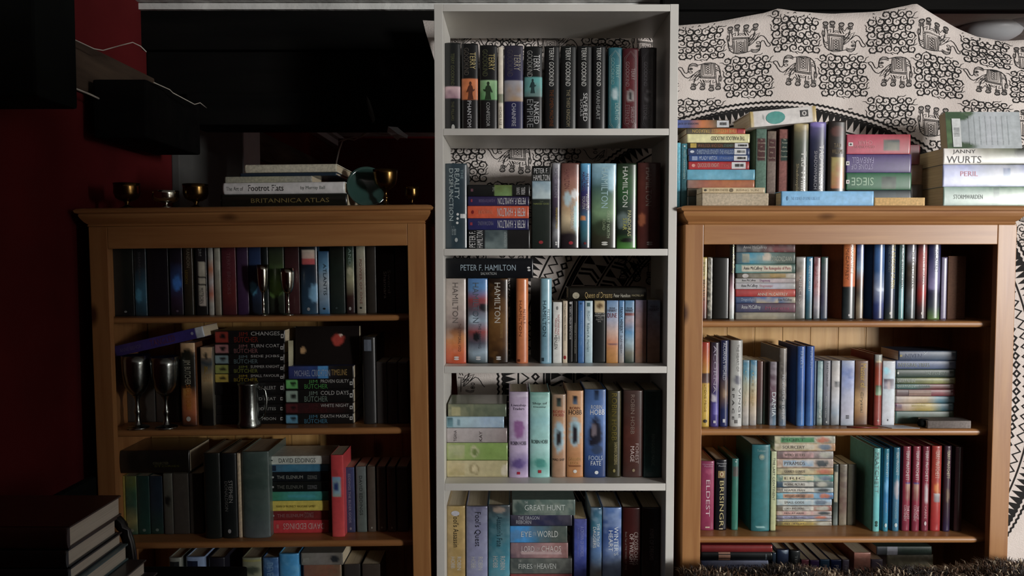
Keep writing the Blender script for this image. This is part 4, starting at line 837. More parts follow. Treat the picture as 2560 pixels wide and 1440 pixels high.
stack(FR, RT, 2.222, [
 (2116, 2276, 336, 'a83850>b03c54>a43a4c>98303c', 'upper crimson pink book with grey picture', r(.03, .1, .42, .6, 'e0dcd8'), e(.045, .085, .46, .56, '1c1414'), d('CHAIR', .18, .40, .32, .52, 'd08a90'), d('DRAGONBONE', .1, .44, .56, .72, 'c87880'), Pn(.57, .82, .22, .82, '2a3c40', '6a6858')),
 (2115, 2278, 386, '4a3a72>48386e>46366c>46366a', 'middle purple book with inverted title', r(.0, .05, .38, .6, 'e0dcd8'), e(.012, .038, .44, .54, '1c1414'), d('FAREWELL', .09, .42, .16, .48, 'a49cc0'), d('STONE OF', .08, .41, .54, .82, 'a49cc0')),
 (2115, 2278, 432, '1f5c3c>1f6240>1f5e3e>1f5c3c', 'lower green book with inverted title', r(.0, .05, .42, .64, 'e0dcd8'), e(.012, .038, .48, .58, '1c1414'), d('SIEGE', .08, .42, .28, .74, 'a4c4a8'), Pn(.55, .76, .2, .95, '0f2820', '4a5c4c')),
 (2117, 2278, 475, '1c2a2e>203034>1c2a2e', 'bottom black-green book', Pn(.5, .75, .1, .9, '24343a', '2c3c40')),
], 510, 'in middle pile '+onr, RGt, gain=G2, hb=False, mat='gloss', dep=.135)
stack(FR, RT, 2.272, [(2240, 2300, 362, '5a2830>602c32', 'dark maroon paperback', dict(rnd=.001)), (2240, 2306, 412, '6a5444', 'dark brown paperback'), (2240, 2306, 462, '3c3430', 'black paperback')], 510, 'behind middle pile '+onr, RGt, gain=G2, hb=False, mat='semi', dep=.13)
WZ_ = RT
stack(FR, RT, 2.20, [
 (2358, 2570, 371, 'd0ccc8>ccc8c4>8a8a7c>6a705c>3a4038', 'white and green paperback with black name', h('JANNY', .11, .38, .08, .38, '3a3634'), h('WURTS', .04, .45, .48, .92, '3a3634'), O(.92, .3, .08, .4, '2a3024'), N_(.25, 'a4a494', 30)),
 (2357, 2575, 412, '9aa4d0>a4acd8>8a94a8>9aa0ac>6a7aa4', 'pale lavender thick paperback with pink title', h('PERIL', .2, .4, .3, .52, 'd08a9c'), Pn(.4, 1, .82, .98, '3a5484', '8aa4c4'), Pn(.7, .78, .15, .7, '2f4c7c', '6a8aac'), N_(.3, 'c4c8dc', 30)),
 (2358, 2572, 467, '8aa49c>7a988c>5c7c68>64886c', 'sea green thick paperback', Pn(.58, .65, .05, .75, '2a4a44', '3a6054'), h('STORMWARDEN', .12, .46, .4, .62, '7a8884'), N_(.3, '9ab4a4', 40)),
], 508, 'in right pile '+onr, RGt, gain=G2, hb=False, mat='gloss', dep=.19)
# paperback on its long edge with its back cover forward
def faceout(fr, x0, x1, yt, yb, Y, th, base, label, group, ops, lean, zbase=None, gain=G2):
    xa, za = fr.P(x0, yt, Y); xb, zb = fr.P(x1, yb, Y)
    if zbase is not None: zb = zbase
    w, hh = xb-xa, za-zb; xw, zw = fr.wor((xa+xb)/2, zb+.0006)
    root = empty('paperback_book', (xw, Y, zw), (math.radians(-lean), fr.a, 0)); tag(root, label, 'book', group)
    nu, nv = 44, 26; U, V = [a.ravel() for a in np.meshgrid(np.linspace(0, 1, nu+1), np.linspace(0, 1, nv+1))]
    col = paint(base, [o for o in ops if o[0] in 'PON'], U, V, True, w, hh, gain)
    vv = [(-w/2+w*a, -.0004*math.sin(3*a), hh*(1-b)) for a, b in zip(U, V)]; ff = []
    for j in range(nv):
        for i in range(nu): q = j*(nu+1)+i; ff.append((q, q+nu+1, q+nu+2, q+1))
    n0 = len(vv); cc = list(map(tuple, col))+[tuple(np.median(col, 0))]*16
    vv += boxv(-w/2, w/2, .0002, .0012, 0, hh)+boxv(-w/2, w/2, th-.001, th, 0, hh); ff += [tuple(n0+k for k in q) for q in QB]+[tuple(n0+8+k for k in q) for q in QB]
    n1 = len(vv); vv += boxv(-w/2, w/2, .0002, th, 0, .001); ff += [tuple(n1+k for k in q) for q in QB]; cc += [tuple(np.median(col, 0))]*8
    me = bpy.data.meshes.new('cover'); me.from_pydata([tuple(map(float, q)) for q in vv], [], ff)
    ca = me.color_attributes.new('print', 'FLOAT_COLOR', 'POINT'); ar = np.ones((len(vv), 4), np.float32); ar[:, :3] = np.array(cc); ca.data.foreach_set('color', ar.ravel())
    link('cover', me, M['semi'], root)
    pyd('page_block', boxv(-w/2+.0006, w/2-.0006, .0013, th-.0011, .0012, hh-.0006), QB, M['page_x'], root)
    for o in ops:
        if o[0] in 'r':
            _, u0, u1, v0, v1, c, nm = o
            pyd(nm, boxv(-w/2+w*u0, -w/2+w*u1, -.0016, -.0006, hh*(1-v1), hh*(1-v0)), QB, inkmat(c), root)
        if o[0] == 't':
            _, s_, u0, u1, v0, v1, c, rot, met = o; co, fs = textmesh(s_)
            if rot == 1: P_ = [(-w/2+w*(u0+(u1-u0)*b), -.0019, hh*(1-(v0+(v1-v0)*a))) for a, b in co]
            else: P_ = [(-w/2+w*(u0+(u1-u0)*a), -.0019, hh*(1-v1+(v1-v0)*b)) for a, b in co]
            pyd('cover_lettering', [tuple(map(float, p)) for p in P_], fs, inkmat(c), root)
    return root
ztop_w = FR.P(2460, 371, 2.20)[1]
faceout(FR, 2372, 2556, 276, 371, 2.24, .034, '5a7a4c>8c9498>9ca4a8>a4aab0>a0a8ac>9aa2a6', 'paperback on its side, grey back cover with white barcode strip, on right pile', RGt,
        [Pn(0, .10, 0, 1, '2f4f2c', '4a6a3c'), O(.16, .1, .18, .14, '2c4a2c'), O(.2, .9, .2, .14, '2a4426'), O(.3, .03, .1, .08, '3a5434'), r(.075, .19, .18, .92, 'd4d8d8', 'barcode_strip')]+
        [r(.095, .17, .42+k*.035, .42+k*.035+.018, '5a6066', 'barcode') for k in range(7)]+[t('the stormwarden rides the wind', .30+k*.075, .325+k*.075, .12, .86, 'b4bcc0') for k in range(8)], 9, ztop_w)
# white book lying aslant across the upright ones
xa, za = P(1876, 299, 2.20); xb, zb = P(2042, 282, 2.20)
book(FR, xa, xb, P(1958, 311.5, 2.20)[1], P(1958, 272, 2.20)[1], 2.20, 'c4c0bc>cac6c4>c6c2be>c4c0bc', 'white and gilt book lying aslant over upright hardbacks on honey pine bookcase top',
     [Pn(0, .045, 0, 1, 'a8904c', 'c8b88c'), Pn(.945, 1, 0, 1, 'a8904c', 'c8b48c'), e(.24, .53, .12, .92, '4a9c94', 'leaf_picture'), Pn(.09, .095, .3, .6, '6a6a68'), Pn(.2, .205, .3, .6, '8a8a88'), r(.76, .88, .2, .62, '2c2c2c', 'emblem'), e(.785, .855, .26, .56, 'd0ccc8', 'emblem'), e(.805, .835, .32, .5, '2c2c2c', 'emblem')],
     horiz=True, hb=True, roll=-5.2, gain=G2, group=RGt, mat='semi', dep=.17, rnd=.002)

# ---------- first shelf
R1g = 'books on the first shelf of the honey pine bookcase'; R1w = 'on honey pine first shelf'; Z = RZ[0]
AM = lambda u0, u1, c='2c2a2a', v0=.3, v1=.75: h('Anne McCaffrey', u0, u1, v0, v1, c)
row(FR, Z, 2.236, [
 (1751, 1768, 643, 'a89448>b09c50>9a6c38>7a3c2c>2c1c18', 'yellow-to-rust paperback with black lettering by left post', t('LEE SHARON', .3, .75, .06, .3, '2a2418'), t('PEGASUS', .3, .7, .36, .7, '3a2018')),
 (1769, 1782, 643, '3c3a34>4a4840>44423a', 'black paperback with crackled silver spine', N_(.8, '9a9888', 160)),
 (1990, 2015, 642, '8c8c88>7a7468>9a8478>6a5c5c>8a8884>54584c', 'cream and rose paperback with dark crest, next to the pile', N_(.5, '3c3a3c', 50), t('PRINCESS', .3, .6, .3, .75, 'b4b0ac')),
 (2016, 2033, 642, '2a6c8c>2f7698>2a7090>1f5064>26484c', 'ocean blue paperback with white vertical lettering', t('ANNE McCAFFREY', .32, .66, .14, .55, 'd4dce0'), e(.4, .65, .03, .07, 'c0ccd0')),
 (2035, 2052, 642, '5a2c34>8a4a50>9a5c60>84808c>3a4448', 'wine red paperback fading to grey', t('ANNE McCAFFREY', .36, .66, .14, .6, 'c8b0b0'), N_(.3, 'b4a4a8', 80)),
 (2053, 2071, 642, '28443c>2c3c40>33304a>2c3c4c', 'dark green paperback with violet haze', N_(.3, '4c4a5c', 60)),
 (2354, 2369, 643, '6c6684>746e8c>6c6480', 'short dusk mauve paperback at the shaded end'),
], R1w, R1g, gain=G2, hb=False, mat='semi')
row(FR, Z, 2.238, [
 (1783, 1822, 643, '0e0e0c>12120e', 'broad black paperback between silver and yellow-lettered spines', dict(hb=False)),
 (1824, 1838, 606, '14140f>1a1a16>241c20>b08a94>c4c4c4>9aa4a0', 'tall black book with yellow-white vertical lettering', t('Anne McCaffrey', .36, .95, .03, .40, 'd8d8a0')),
 (2108, 2140, 601, 'c06a2c>bc642a>b85a28>b04c22', 'tall orange and black hardback with white torn edge', Pn(0, 1, .585, 1, '1c2426', '262e30'), Pn(0, 1, .575, .592, 'd0ccc8'), t('DRAGONSEYE', .6, .84, .06, .42, 'd8c8a8'), t('McCAFFREY', .2, .42, .1, .5, '8a4a24'), e(.42, .58, .93, .96, 'c8c8c8')),
 (2142, 2161, 603, '3a4c84>44588c>6a8aa4>6a4434>3c342c>7a6c54>5c4c3c', 'slim hardback of blue sky over brown landscape', N_(.2, '2a2824', 60), dict(rnd=.002)),
 (2184, 2213, 603, '2c5484>34609a>2f588c>8a98b4>2c3c74>242c54', 'tall ultramarine hardback with white wave', O(.7, .62, .5, .03, 'b4c0d4'), dict(rnd=.007)),
 (2213.5, 2241, 603, '1c2c44>20304c>22344c>1c2840>2c342c', 'tall navy hardback with gold foil vertical lettering', t('THE RENEGADES OF PERN', .52, .86, .04, .6, 'd8c878'), t('ANNE McCAFFREY', .2, .4, .06, .4, '5a6c7c'), e(.4, .6, .9, .94, 'd0d0c8')),
 (2248, 2263, 603, '5a7878>648484>547478>6aa0a8>5a8888', 'slim sea grey hardback with dark title', t('ALL THE WEYRS OF PERN', .3, .7, .06, .6, '3a5050')),
 (2267, 2292, 603, '4a4858>8a8a9c>54483c>4a4440>545454>4a5c64>30302c', 'grey-brown hardback with pale swirl', N_(.4, '2a2826', 40), t('THE SKIES OF PERN', .45, .75, .1, .6, '7c7870')),
 (2294, 2319, 603, '4c3038>9a4444>a85c58>8a4c50>9c2c28>4a2c2c>2c2a2c', 'rose red hardback with dark foot', t('THE WHITE DRAGON', .5, .76, .12, .55, 'b48a84'), e(.38, .6, .9, .94, 'd0c8c4')),
 (2321, 2353, 603, '24284c>2a2e5a>54507c>6a6490>2c2c44>343c48>5a7a3c', 'indigo hardback with lilac mountain and green foot', O(.35, .55, .4, .08, '7c74a0'), t('McCAFFREY', .48, .78, .1, .4, '8a90a8')),
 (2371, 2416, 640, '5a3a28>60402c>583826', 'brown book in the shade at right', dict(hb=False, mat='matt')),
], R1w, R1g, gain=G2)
stack(FR, Z, 2.236, [
 (1840, 1988, 607, '2c3444>4a4848>6a3034>5a3c3c', 'topmost dark paperback, partly behind the rail', AM(.12, .52, 'c8c8c8', .3, .7), N_(.3, '9a9a94', 50)),
 (1839, 1988, 631, '3c4c54>2f8098>6a8a88>4a5c54>3c4c44', 'second paperback with turquoise picture and pale lettering', Pn(.12, .22, .1, .9, '9a9c8c', '6a7468'), Pn(.22, .52, .1, .75, '2f88a4', '7a8c84'), O(.52, .4, .08, .4, 'b4a898'), h('DRAGONSDAWN', .6, .94, .35, .78, 'b0b4a4')),
 (1838, 1988, 660, '4a8084>5a8884>4c6c64>3c5850', 'teal paperback with cream title strip', Pn(.11, .94, .14, .86, 'b8b4a0', 'b4ae9c'), AM(.14, .45, '3a3434', .28, .74), h('The Renegades of Pern', .47, .92, .28, .74, 'a8484c')),
 (1840, 1988, 683, '34302c>7c7868>8a7c54>b0aca4', 'brown paperback with pale disc and ochre picture', e(.1, .21, .1, .95, 'c0bcb8', 'moon_picture'), N_(.4, '4a4434', 60), Pn(.58, .84, .1, .9, '9a8044', '7a6438')),
 (1838, 1988, 696, '9a9c9c>a4a0a0>a89a9c>948e8e', 'slim grey-white paperback with violet title', AM(.11, .34, '2c2c2c', .2, .8), h('Dragonsong', .41, .58, .2, .85, '8a4a84')),
 (1838, 1988, 707.5, 'a4a4a8>a8a8ac>a0a0ac>9a9a98', 'white paperback with pink title', AM(.1, .37, '24242a', .2, .8), h('Dragonsinger', .41, .63, .25, .78, 'c48a94')),
 (1838, 1988, 723, '94282c>a0302e>b05a44>a83a34', 'scarlet paperback with white capitals', h('DRAGONQUEST', .42, .82, .08, .4, 'c46a58'), h('ANNE McCAFFREY', .37, .87, .48, .86, 'e0d0c0')),
 (1838, 1988, 742, '34486c>3c5074>8a8478>506484>a09884', 'blue and cream paperback with two short titles', Pn(.36, .72, 0, 1, '4a6490', 'a89c84'), h('Dragonflight', .1, .32, .2, .8, '9cb0cc'), AM(.71, .94, '4a4848', .25, .8)),
 (1838, 1988, 758, '2c3450>3a3c58>4a3444>6a4450', 'slate paperback with white name and magenta title', AM(.1, .42, 'c8ccd0', .2, .75), h('Moreta', .5, .9, .35, .72, '8a3454'), N_(.2, '5c3c4c', 40)),
 (1838, 1988, 781, '6a6860>84806c>8a8474>5c5c54', 'slim drab paperback at the bottom', Pn(.12, .7, .25, .75, '8c8470', '847c68'), N_(.2, '5a584c', 60)),
], 795, 'in pile '+R1w, R1g, gain=G2, hb=False, mat='semi')

# ---------- second shelf
R2g = 'books on the second shelf of the honey pine bookcase'; R2w = 'on honey pine second shelf'; Z = RZ[1]
row(FR, Z, 2.212, [
 (1752, 1775, 855, '942a20>a85a24>b08430>b89830>bc9c30>b09028', 'red-to-yellow hardback with dark band', Pn(0, 1, .36, .48, '4a3430', '5a4440'), e(.3, .75, .91, .95, '2a2418'), t('LYONS PRIDE', .4, .65, .5, .82, '94782c')),
 (1776, 1799, 855, '241f2c>4a3a4c>6a5470>3c3464>443c84>3c3474', 'violet hardback with white bird and vertical lettering', t('ACORNA', .3, .64, .04, .6, 'a49cb0'), O(.35, .66, .3, .05, 'b4b0bc'), Pn(.25, .75, .72, .86, '5a549c', '6a64a8'), r(.35, .62, .925, .955, 'c8c8d0')),
 (1800, 1822, 850, '1f2444>2c3454>2a2c48>6a5444>1f2a54>242c5c', 'navy hardback with golden figure and vertical lettering', t("ACORNA'S WORLD", .3, .66, .03, .46, 'b8bcc8'), O(.55, .62, .25, .06, '8a7460'), r(.36, .64, .91, .95, 'd0d4dc')),
 (1825, 1857, 850, '8c8c88>9a9c98>a4a6a2>a8aaa8>acaeac', 'grey-white hardback with dark globe and scattered capitals', O(.6, .46, .34, .06, '5a5c68'), t('THE HEART OF', .5, .7, .05, .36, '6c6c68'), t('S P A C E', .2, .36, .55, .92, '3a3a3a'), t('VINGE', .7, .86, .55, .9, '3a3a3a'), r(.4, .62, .92, .96, '6a6a68')),
], R2w, R2g, gain=G2)
row(FR, Z, 2.226, [
 (1857.5, 1874, 900, '3c7088>4a8498>9a9c84>a8987c>a09890>8a8c8c', 'blue-to-sand paperback, first of the pair', t('CATTELIN', .3, .55, .16, .7, 'b4b49c'), N_(.2, 'b4b0a4', 80)),
 (1875, 1893, 900, '2c6484>4a88a0>a4a084>a88c60>a89c8c>7c7c80', 'blue-to-sand paperback, second of the pair', t('THE SHIP', .3, .55, .16, .7, 'b4a47c'), N_(.2, 'b8a884', 80)),
 (1925, 1946, 904, '6a646c>54404c>6a4c58>3c4c58>5c7c94', 'paperback with rose head and white title at foot', N_(.4, 'a8a0a8', 60), t('DAMIA', .25, .75, .48, .86, 'd0dce0')),
 (2037.5, 2043, 902, '8a9cac>6a8498', 'thinnest grey-blue paperback beside bright blue hardbacks'),
 (2043.5, 2058, 902, '4a6a70>7c9ca0>8ca4a8>4a6468>545c54', 'teal silver paperback with white lower lettering', N_(.3, 'a8c0c0', 60), t('POWERS THAT BE', .35, .75, .58, .88, 'd4dcd8')),
 (2059, 2077, 901, '6a6c74>74747c>6a6c78>4c545c>34383c', 'grey paperback with dark title and white lower lines', t('PARTNERSHIP', .4, .65, .04, .4, '3a3c44'), t('Mercedes Lackey', .25, .5, .55, .88, 'b8bcbc'), r(.4, .6, .93, .96, 'b0b4b4')),
 (2079, 2101, 901, '8c8c8c>a8a4a0>9a9898>a4a8b0>7c8c9c>2c3438', 'silver paperback with black beak shape', Pn(.4, .95, .33, .4, '2c3438', '24282c'), N_(.2, 'c4c4c4', 40)),
 (2104, 2137, 901, '8c98b0>6c80b4>8490b8>9ca0b4>a0a0b0>8c98a4', 'wide lavender blue paperback with small black marks', O(.7, .2, .3, .1, '54689c'), r(.4, .62, .84, .86, '2c2c38'), r(.4, .62, .87, .89, '2c2c38'), N_(.2, 'b4b8c8', 40)),
 (2138, 2171, 901, '5c4030>54341c>6a4c2c>a88454>8c6438>4a3024', 'brown paperback with yellow initial letter', t('Master of', .4, .84, .05, .42, 'b8942c'), t('Crystal', .4, .66, .48, .8, '6a5c3c')),
 (2207, 2239, 902, 'b0b4b8>a4b8c4>b4c0c8>b8bcc4>b0b4bc', 'white paperback with blue glow and small portrait', O(.3, .15, .28, .06, '8ccce0'), Pn(.14, .9, .27, .44, '4a4450', '8c8c9c'), O(.45, .38, .14, .07, 'b4a4a4'), Pn(.2, .7, .655, .665, '6a6c74'), t('1', .42, .5, .9, .93, '3c3c44', 0)),
], R2w, R2g, gain=G2, hb=False, mat='semi')
row(FR, Z, 2.222, [
 (1948, 1968, 870, '7c746c>54504c>64605c>3c4448>54687c', 'tall crackled grey hardback with white vertical title', N_(.4, '9a948c', 90), t("PEGASUS CHILDREN", .35, .75, .34, .9, 'b8bcc0'), dict(yaw=1.5)),
 (1992, 2014, 865, '2c5090>2f5aa0>28508c>3a6ca8', 'first of two glossy plain blue hardbacks', t('VALLEY', .35, .7, .05, .28, '8aa4cc'), dict(rnd=.006)),
 (2015, 2037, 865, '2a4c8c>2c549a>28508c>3868a4', 'second of two glossy plain blue hardbacks', t('THE CITY', .4, .7, .05, .28, '7c98c4'), dict(rnd=.006)),
 (2186, 2206, 886, '6a7468>84341c>943c28>8a3428>8c4038>843430', 'rust red hardback with white head and green portrait', Pn(0, 1, 0, .10, '9a9c98', '6a7468'), O(.5, .1, .4, .02, 'b8a884'), Pn(.1, .95, .44, .56, '24301c', '84a484'), t('+', .4, .7, .9, .95, 'd8c8c0', 0)),
 (1894, 1908, 902, '54342e>4c3230>3c4440', 'dark maroon book beside the sand-coloured pair', dict(hb=False, Y=2.24)),
 (1909, 1924, 904, '403430>2c443c', 'dark green-black book beside the white lower title', dict(hb=False, Y=2.24)),
], R2w, R2g, gain=G2)
stack(FR, Z, 2.25, [
 (2246, 2392, 877, '2c3850>30405a>30445a>2c3c50', 'topmost navy paperback with dull yellow arrow', r(.02, .06, .4, .6, '8a7c3c', 'picture_patch'), h('NIVEN', .12, .4, .3, .7, '3c4c6c'), h('y', .42, .5, .1, .4, '9aa4ac')),
 (2239, 2390, 901, '465474>48587a>44546e', 'slate blue paperback with long pale title', h('INTEGRAL TREES', .04, .56, .3, .75, '7c8478'), dict(dep=.115)),
 (2240, 2388, 923, '243830>283c34>243830', 'black-green paperback with small white spot', e(.015, .045, .3, .6, 'c4c8bc'), h('THE SMOKE RING', .5, .86, .3, .65, '8c9c94')),
 (2239, 2388, 944, '3c4c40>5c6840>80824a>7c7c44', 'olive paperback with white author name', h('LARRY NIVEN', .03, .32, .25, .75, 'b4bcb4'), N_(.3, '3a4028', 50)),
 (2239, 2386, 960, '345454>40605c>6a4040>684040', 'teal and maroon paperback with pale green author name', h('LARRY NIVEN', .03, .32, .15, .7, '9cb4a8'), h('FLATLANDER', .4, .58, .25, .7, '6c9088')),
 (2239, 2386, 973, '5c4a4a>4c3c42>74303a>703038', 'dark red paperback with pale framed capitals', r(.22, .6, .12, .9, '8c7064', 'title_frame'), h('RINGWORLD', .24, .58, .25, .8, '3a1c1c')),
 (2239, 2386, 990, '948c8c>a8947e>a4906c>3c7488>3c7084', 'cream, tan and teal paperback', N_(.1, '6a6458', 50)),
 (2238, 2384, 1008, '744458>9c8874>9c8844>a4924c>3c6470>3c606c', 'purple, gold and green paperback', h('RINGWORLD', .28, .52, .2, .45, 'c4b464'), Pn(0, .12, .1, .9, '4c2c4c', '8a7064')),
 (2238, 2384, 1028, '34544e>3c5048>40503c', 'dark green paperback at the bottom', N_(.3, '4c4c34', 40)),
], 1051, 'in pile '+R2w, R2g, gain=G2, hb=False, mat='semi')
def slab(name, px, py0, Y0, Y1, zs, th, mat, label, cat, skew=0):
    x0, x1 = P(px[0], py0, Y0)[0], P(px[1], py0, Y0)[0]
    vv = [(x0, Y0, 0), (x1, Y0, 0), (x1+skew, Y1, 0), (x0+skew, Y1, 0)]; vv += [(a, b, th) for a, b, _ in vv]
    vv = [(a, b, zs+.0003+c) for a, b, c in vv]
    o = pyd(name, vv, [(3, 2, 1, 0), (4, 5, 6, 7), (0, 1, 5, 4), (1, 2, 6, 5), (2, 3, 7, 6), (3, 0, 4, 7)], mat); tag(o, label, cat); return o
slab('card', (2230, 2300), 1066, 2.186, 2.222, Z, .0012, inkmat('b8bcc4'), 'loose white card lying on second honey pine shelf', 'card', -.03)
stack(FR, Z, 2.19, [(2318, 2427, 1052, '544c48>605854>7c7470', 'thin grey leather notebook lying flat', dict(hb=False, mat='matt', dep=.05, rnd=.001))], 1066, R2w, R2g, gain=G2)
mb = MB(); x0, z0 = P(2312, 1058, 2.20); mb.lathe([(.004, -.02), (.011, -.017), (.013, -.005), (.012, .008), (.009, .018), (.003, .021)], 16)
mb.v = [(x0+.018*q[2]/.02, 2.205+q[0]*.9, Z+.0135+q[1]) for q in mb.v]; o = mb.build('pouch', M['dark'], None, True); tag(o, 'small black rounded pouch on second honey pine shelf', 'pouch')
mb = MB(); mb.tube([(P(2117, 1063, 2.2)[0], 2.2, Z+.0022), (P(2150, 1066, 2.19)[0], 2.192, Z+.0022), (P(2196, 1067, 2.188)[0], 2.189, Z+.0022)], .002, 8); o = mb.build('pencil', noisy('red_lacquer', '5a1414', '701a18', 30, .4), None, True); tag(o, 'dark red pencil lying at the shelf edge', 'pencil')

# ---------- third shelf
R3g = 'books on the third shelf of the honey pine bookcase'; R3w = 'on honey pine third shelf'; Z = RZ[2]
row(FR, Z, 2.238, [
 (1752, 1786, 1152, '7c2c50>8c3054>8a2c50>802a4c', 'magenta hardback with pale vertical title', t('Christopher', .1, .95, .035, .06, 'c49cb0', 0), t('Paolini', .25, .85, .065, .085, 'c49cb0', 0), t('ELDEST', .38, .68, .27, .8, 'd8c0c8'), O(.6, .15, .25, .05, '9a4464'), r(.35, .68, .945, .962, 'd8ccb4')),
 (1789, 1818, 1148, '12141c>10121a', 'black hardback with gold eye picture and runic title', t('Christopher', .08, .95, .045, .07, 'b4b8bc', 0), t('Paolini', .25, .85, .08, .10, 'b4b8bc', 0), r(.2, .82, .16, .26, '8a744c', 'eye_picture'), e(.35, .68, .17, .24, 'c8bc94', 'eye_picture'), e(.44, .58, .185, .225, '6a1c14', 'eye_picture'), t('BRISINGR', .35, .72, .3, .95, 'c4b884'), r(.32, .66, .97, .985, 'c8bc9c')),
 (1829, 1847, 1146, '2c6460>2c685c>28705c>24685a', 'slim emerald hardback with dusky band', Pn(.1, .95, .12, .24, '4a4a48', '54504c'), e(.4, .7, .03, .05, '9ab4b0')),
], R3w, R3g, gain=G2, rnd=.004)
row(FR, Z, 2.232, [
 (1879, 1926, 1111, '1f6068>24686c>22686c>20646a', 'largest teal hardback with small crest', t('Tolkien', .26, .72, .055, .08, '8cb0b0', 0), e(.36, .68, .105, .175, '6a8480', 'crest'), e(.44, .62, .12, .155, '9aa48c', 'crest'), Pn(.3, .76, .945, .953, '8cb8b8'), N_(.12, '2a7478', 60), dict(mat='semi')),
 (1928, 1942, 1128, 'a8b088>b0b890>a8b084>a4a878', 'slim pale yellow book with dark vertical title', t('THE LAST CONTINENT', .35, .75, .08, .62, '4a5040'), dict(hb=False, mat='semi')),
], R3w, R3g, gain=G2)
def tp_(c1, c2, c3, lab, strip, txt=''):
    return (c1+'>'+c2+'>'+c3, lab, Pn(.12, .66, .25, .75, strip, strip), N_(.35, 'c4bcac', 60))
PB = [(1090, 'a8a484>a8a890>b0b0a0', 'topmost cream paperback with green title strip', '3c8050'), (1108, '9a9078>a8946c>a47c54', 'second cream paperback with ochre scene', 'a49c84'),
      (1128, '7c6468>8a7070>9a9a98', 'third paperback with dusty pink strip on plum', 'b08c8c'), (1147, 'a08474>9c8878>9c8c84', 'fourth paperback with pale blue strip on salmon', '7c98b0'),
      (1170, 'a8a07c>b0a07c>a87c50', 'fifth paperback with butter yellow strip', 'b4a884'), (1187, '54746c>5a8078>2c8078', 'sixth paperback with cream strip on sea green', 'b8b48c'),
      (1203, '2c4c64>3c3c3c>5c6c6c', 'seventh paperback with white strip on navy', 'b4b4ac'), (1219, '64605c>6c7070>8c9ca0', 'eighth paperback with white strip on grey', 'b8b8b0'),
      (1232, '5a98ac>80a4b4>3c80b4', 'ninth paperback with salmon strip on sky blue', 'b08468'), (1248, '90a4ac>98acb4>7c9cb4', 'tenth paperback, plain silver blue', '98acb4'),
      (1264, '5c5448>8a8478>a05c4c', 'eleventh paperback with white strip on brown', 'b8b8b0'), (1277, '9c8478>ac908c>9c9490', 'twelfth paperback with rose strip on tan', 'b08c88'),
      (1289, '605c6c>9090a4>a09ca0', 'thirteenth paperback with lavender strip', '8c90b0'), (1298, '4a4c64>a09c8c>94908c', 'fourteenth thin paperback with cream strip', 'aca890'), (1304, '5c5430>a08c34>9c9488', 'lowest thin paperback with yellow strip', 'b0983c')]
stack(FR, Z, 2.272, [((1935 if i < 2 else 1941), (2088 if i < 2 else 2083-(i > 8)*4), y, b, l, Pn(.11, .66, .2, .78, s_, s_), N_(.45, ('3c3838', 'c4bcac')[i % 2], 70), O(.8+.03*(i % 3), .5, .12, .45, ('a8644c', '5c6c7c', '9c9c90', '3c4448')[i % 4]),
      h(('MORT', 'SOURCERY', 'WYRD SISTERS', 'PYRAMIDS', 'GUARDS GUARDS', 'ERIC', 'MOVING PICTURES', 'REAPER MAN', 'WITCHES ABROAD', 'SMALL GODS', 'LORDS AND LADIES', 'MEN AT ARMS', 'SOUL MUSIC', 'MASKERADE', 'FEET OF CLAY')[i], .14, .5, .3, .68, '5a5048' if i else '245c34')) for i, (y, b, l, s_) in enumerate(PB)],
      1310, 'in pile '+R3w, R3g, gain=G2, hb=False, mat='semi')
row(FR, Z, 2.276, [
 (2084.5, 2097, 1160, '2c3834>343c38>2c3430>6a7470', 'dark green paperback with long cream label', Pn(.2, .85, .12, .62, '94907c', '9a947c'), N_(.2, '4c5450', 60)),
 (2099, 2119, 1160, '4c4640>5c4c42>60463e>746c58', 'mottled brown paperback behind others', N_(.4, '7c7460', 60)),
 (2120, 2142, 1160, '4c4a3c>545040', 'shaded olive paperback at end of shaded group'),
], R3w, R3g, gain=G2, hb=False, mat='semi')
TP = lambda c, v1=.40: t('TERRY PRATCHETT', .34, .74, .05, v1, c)
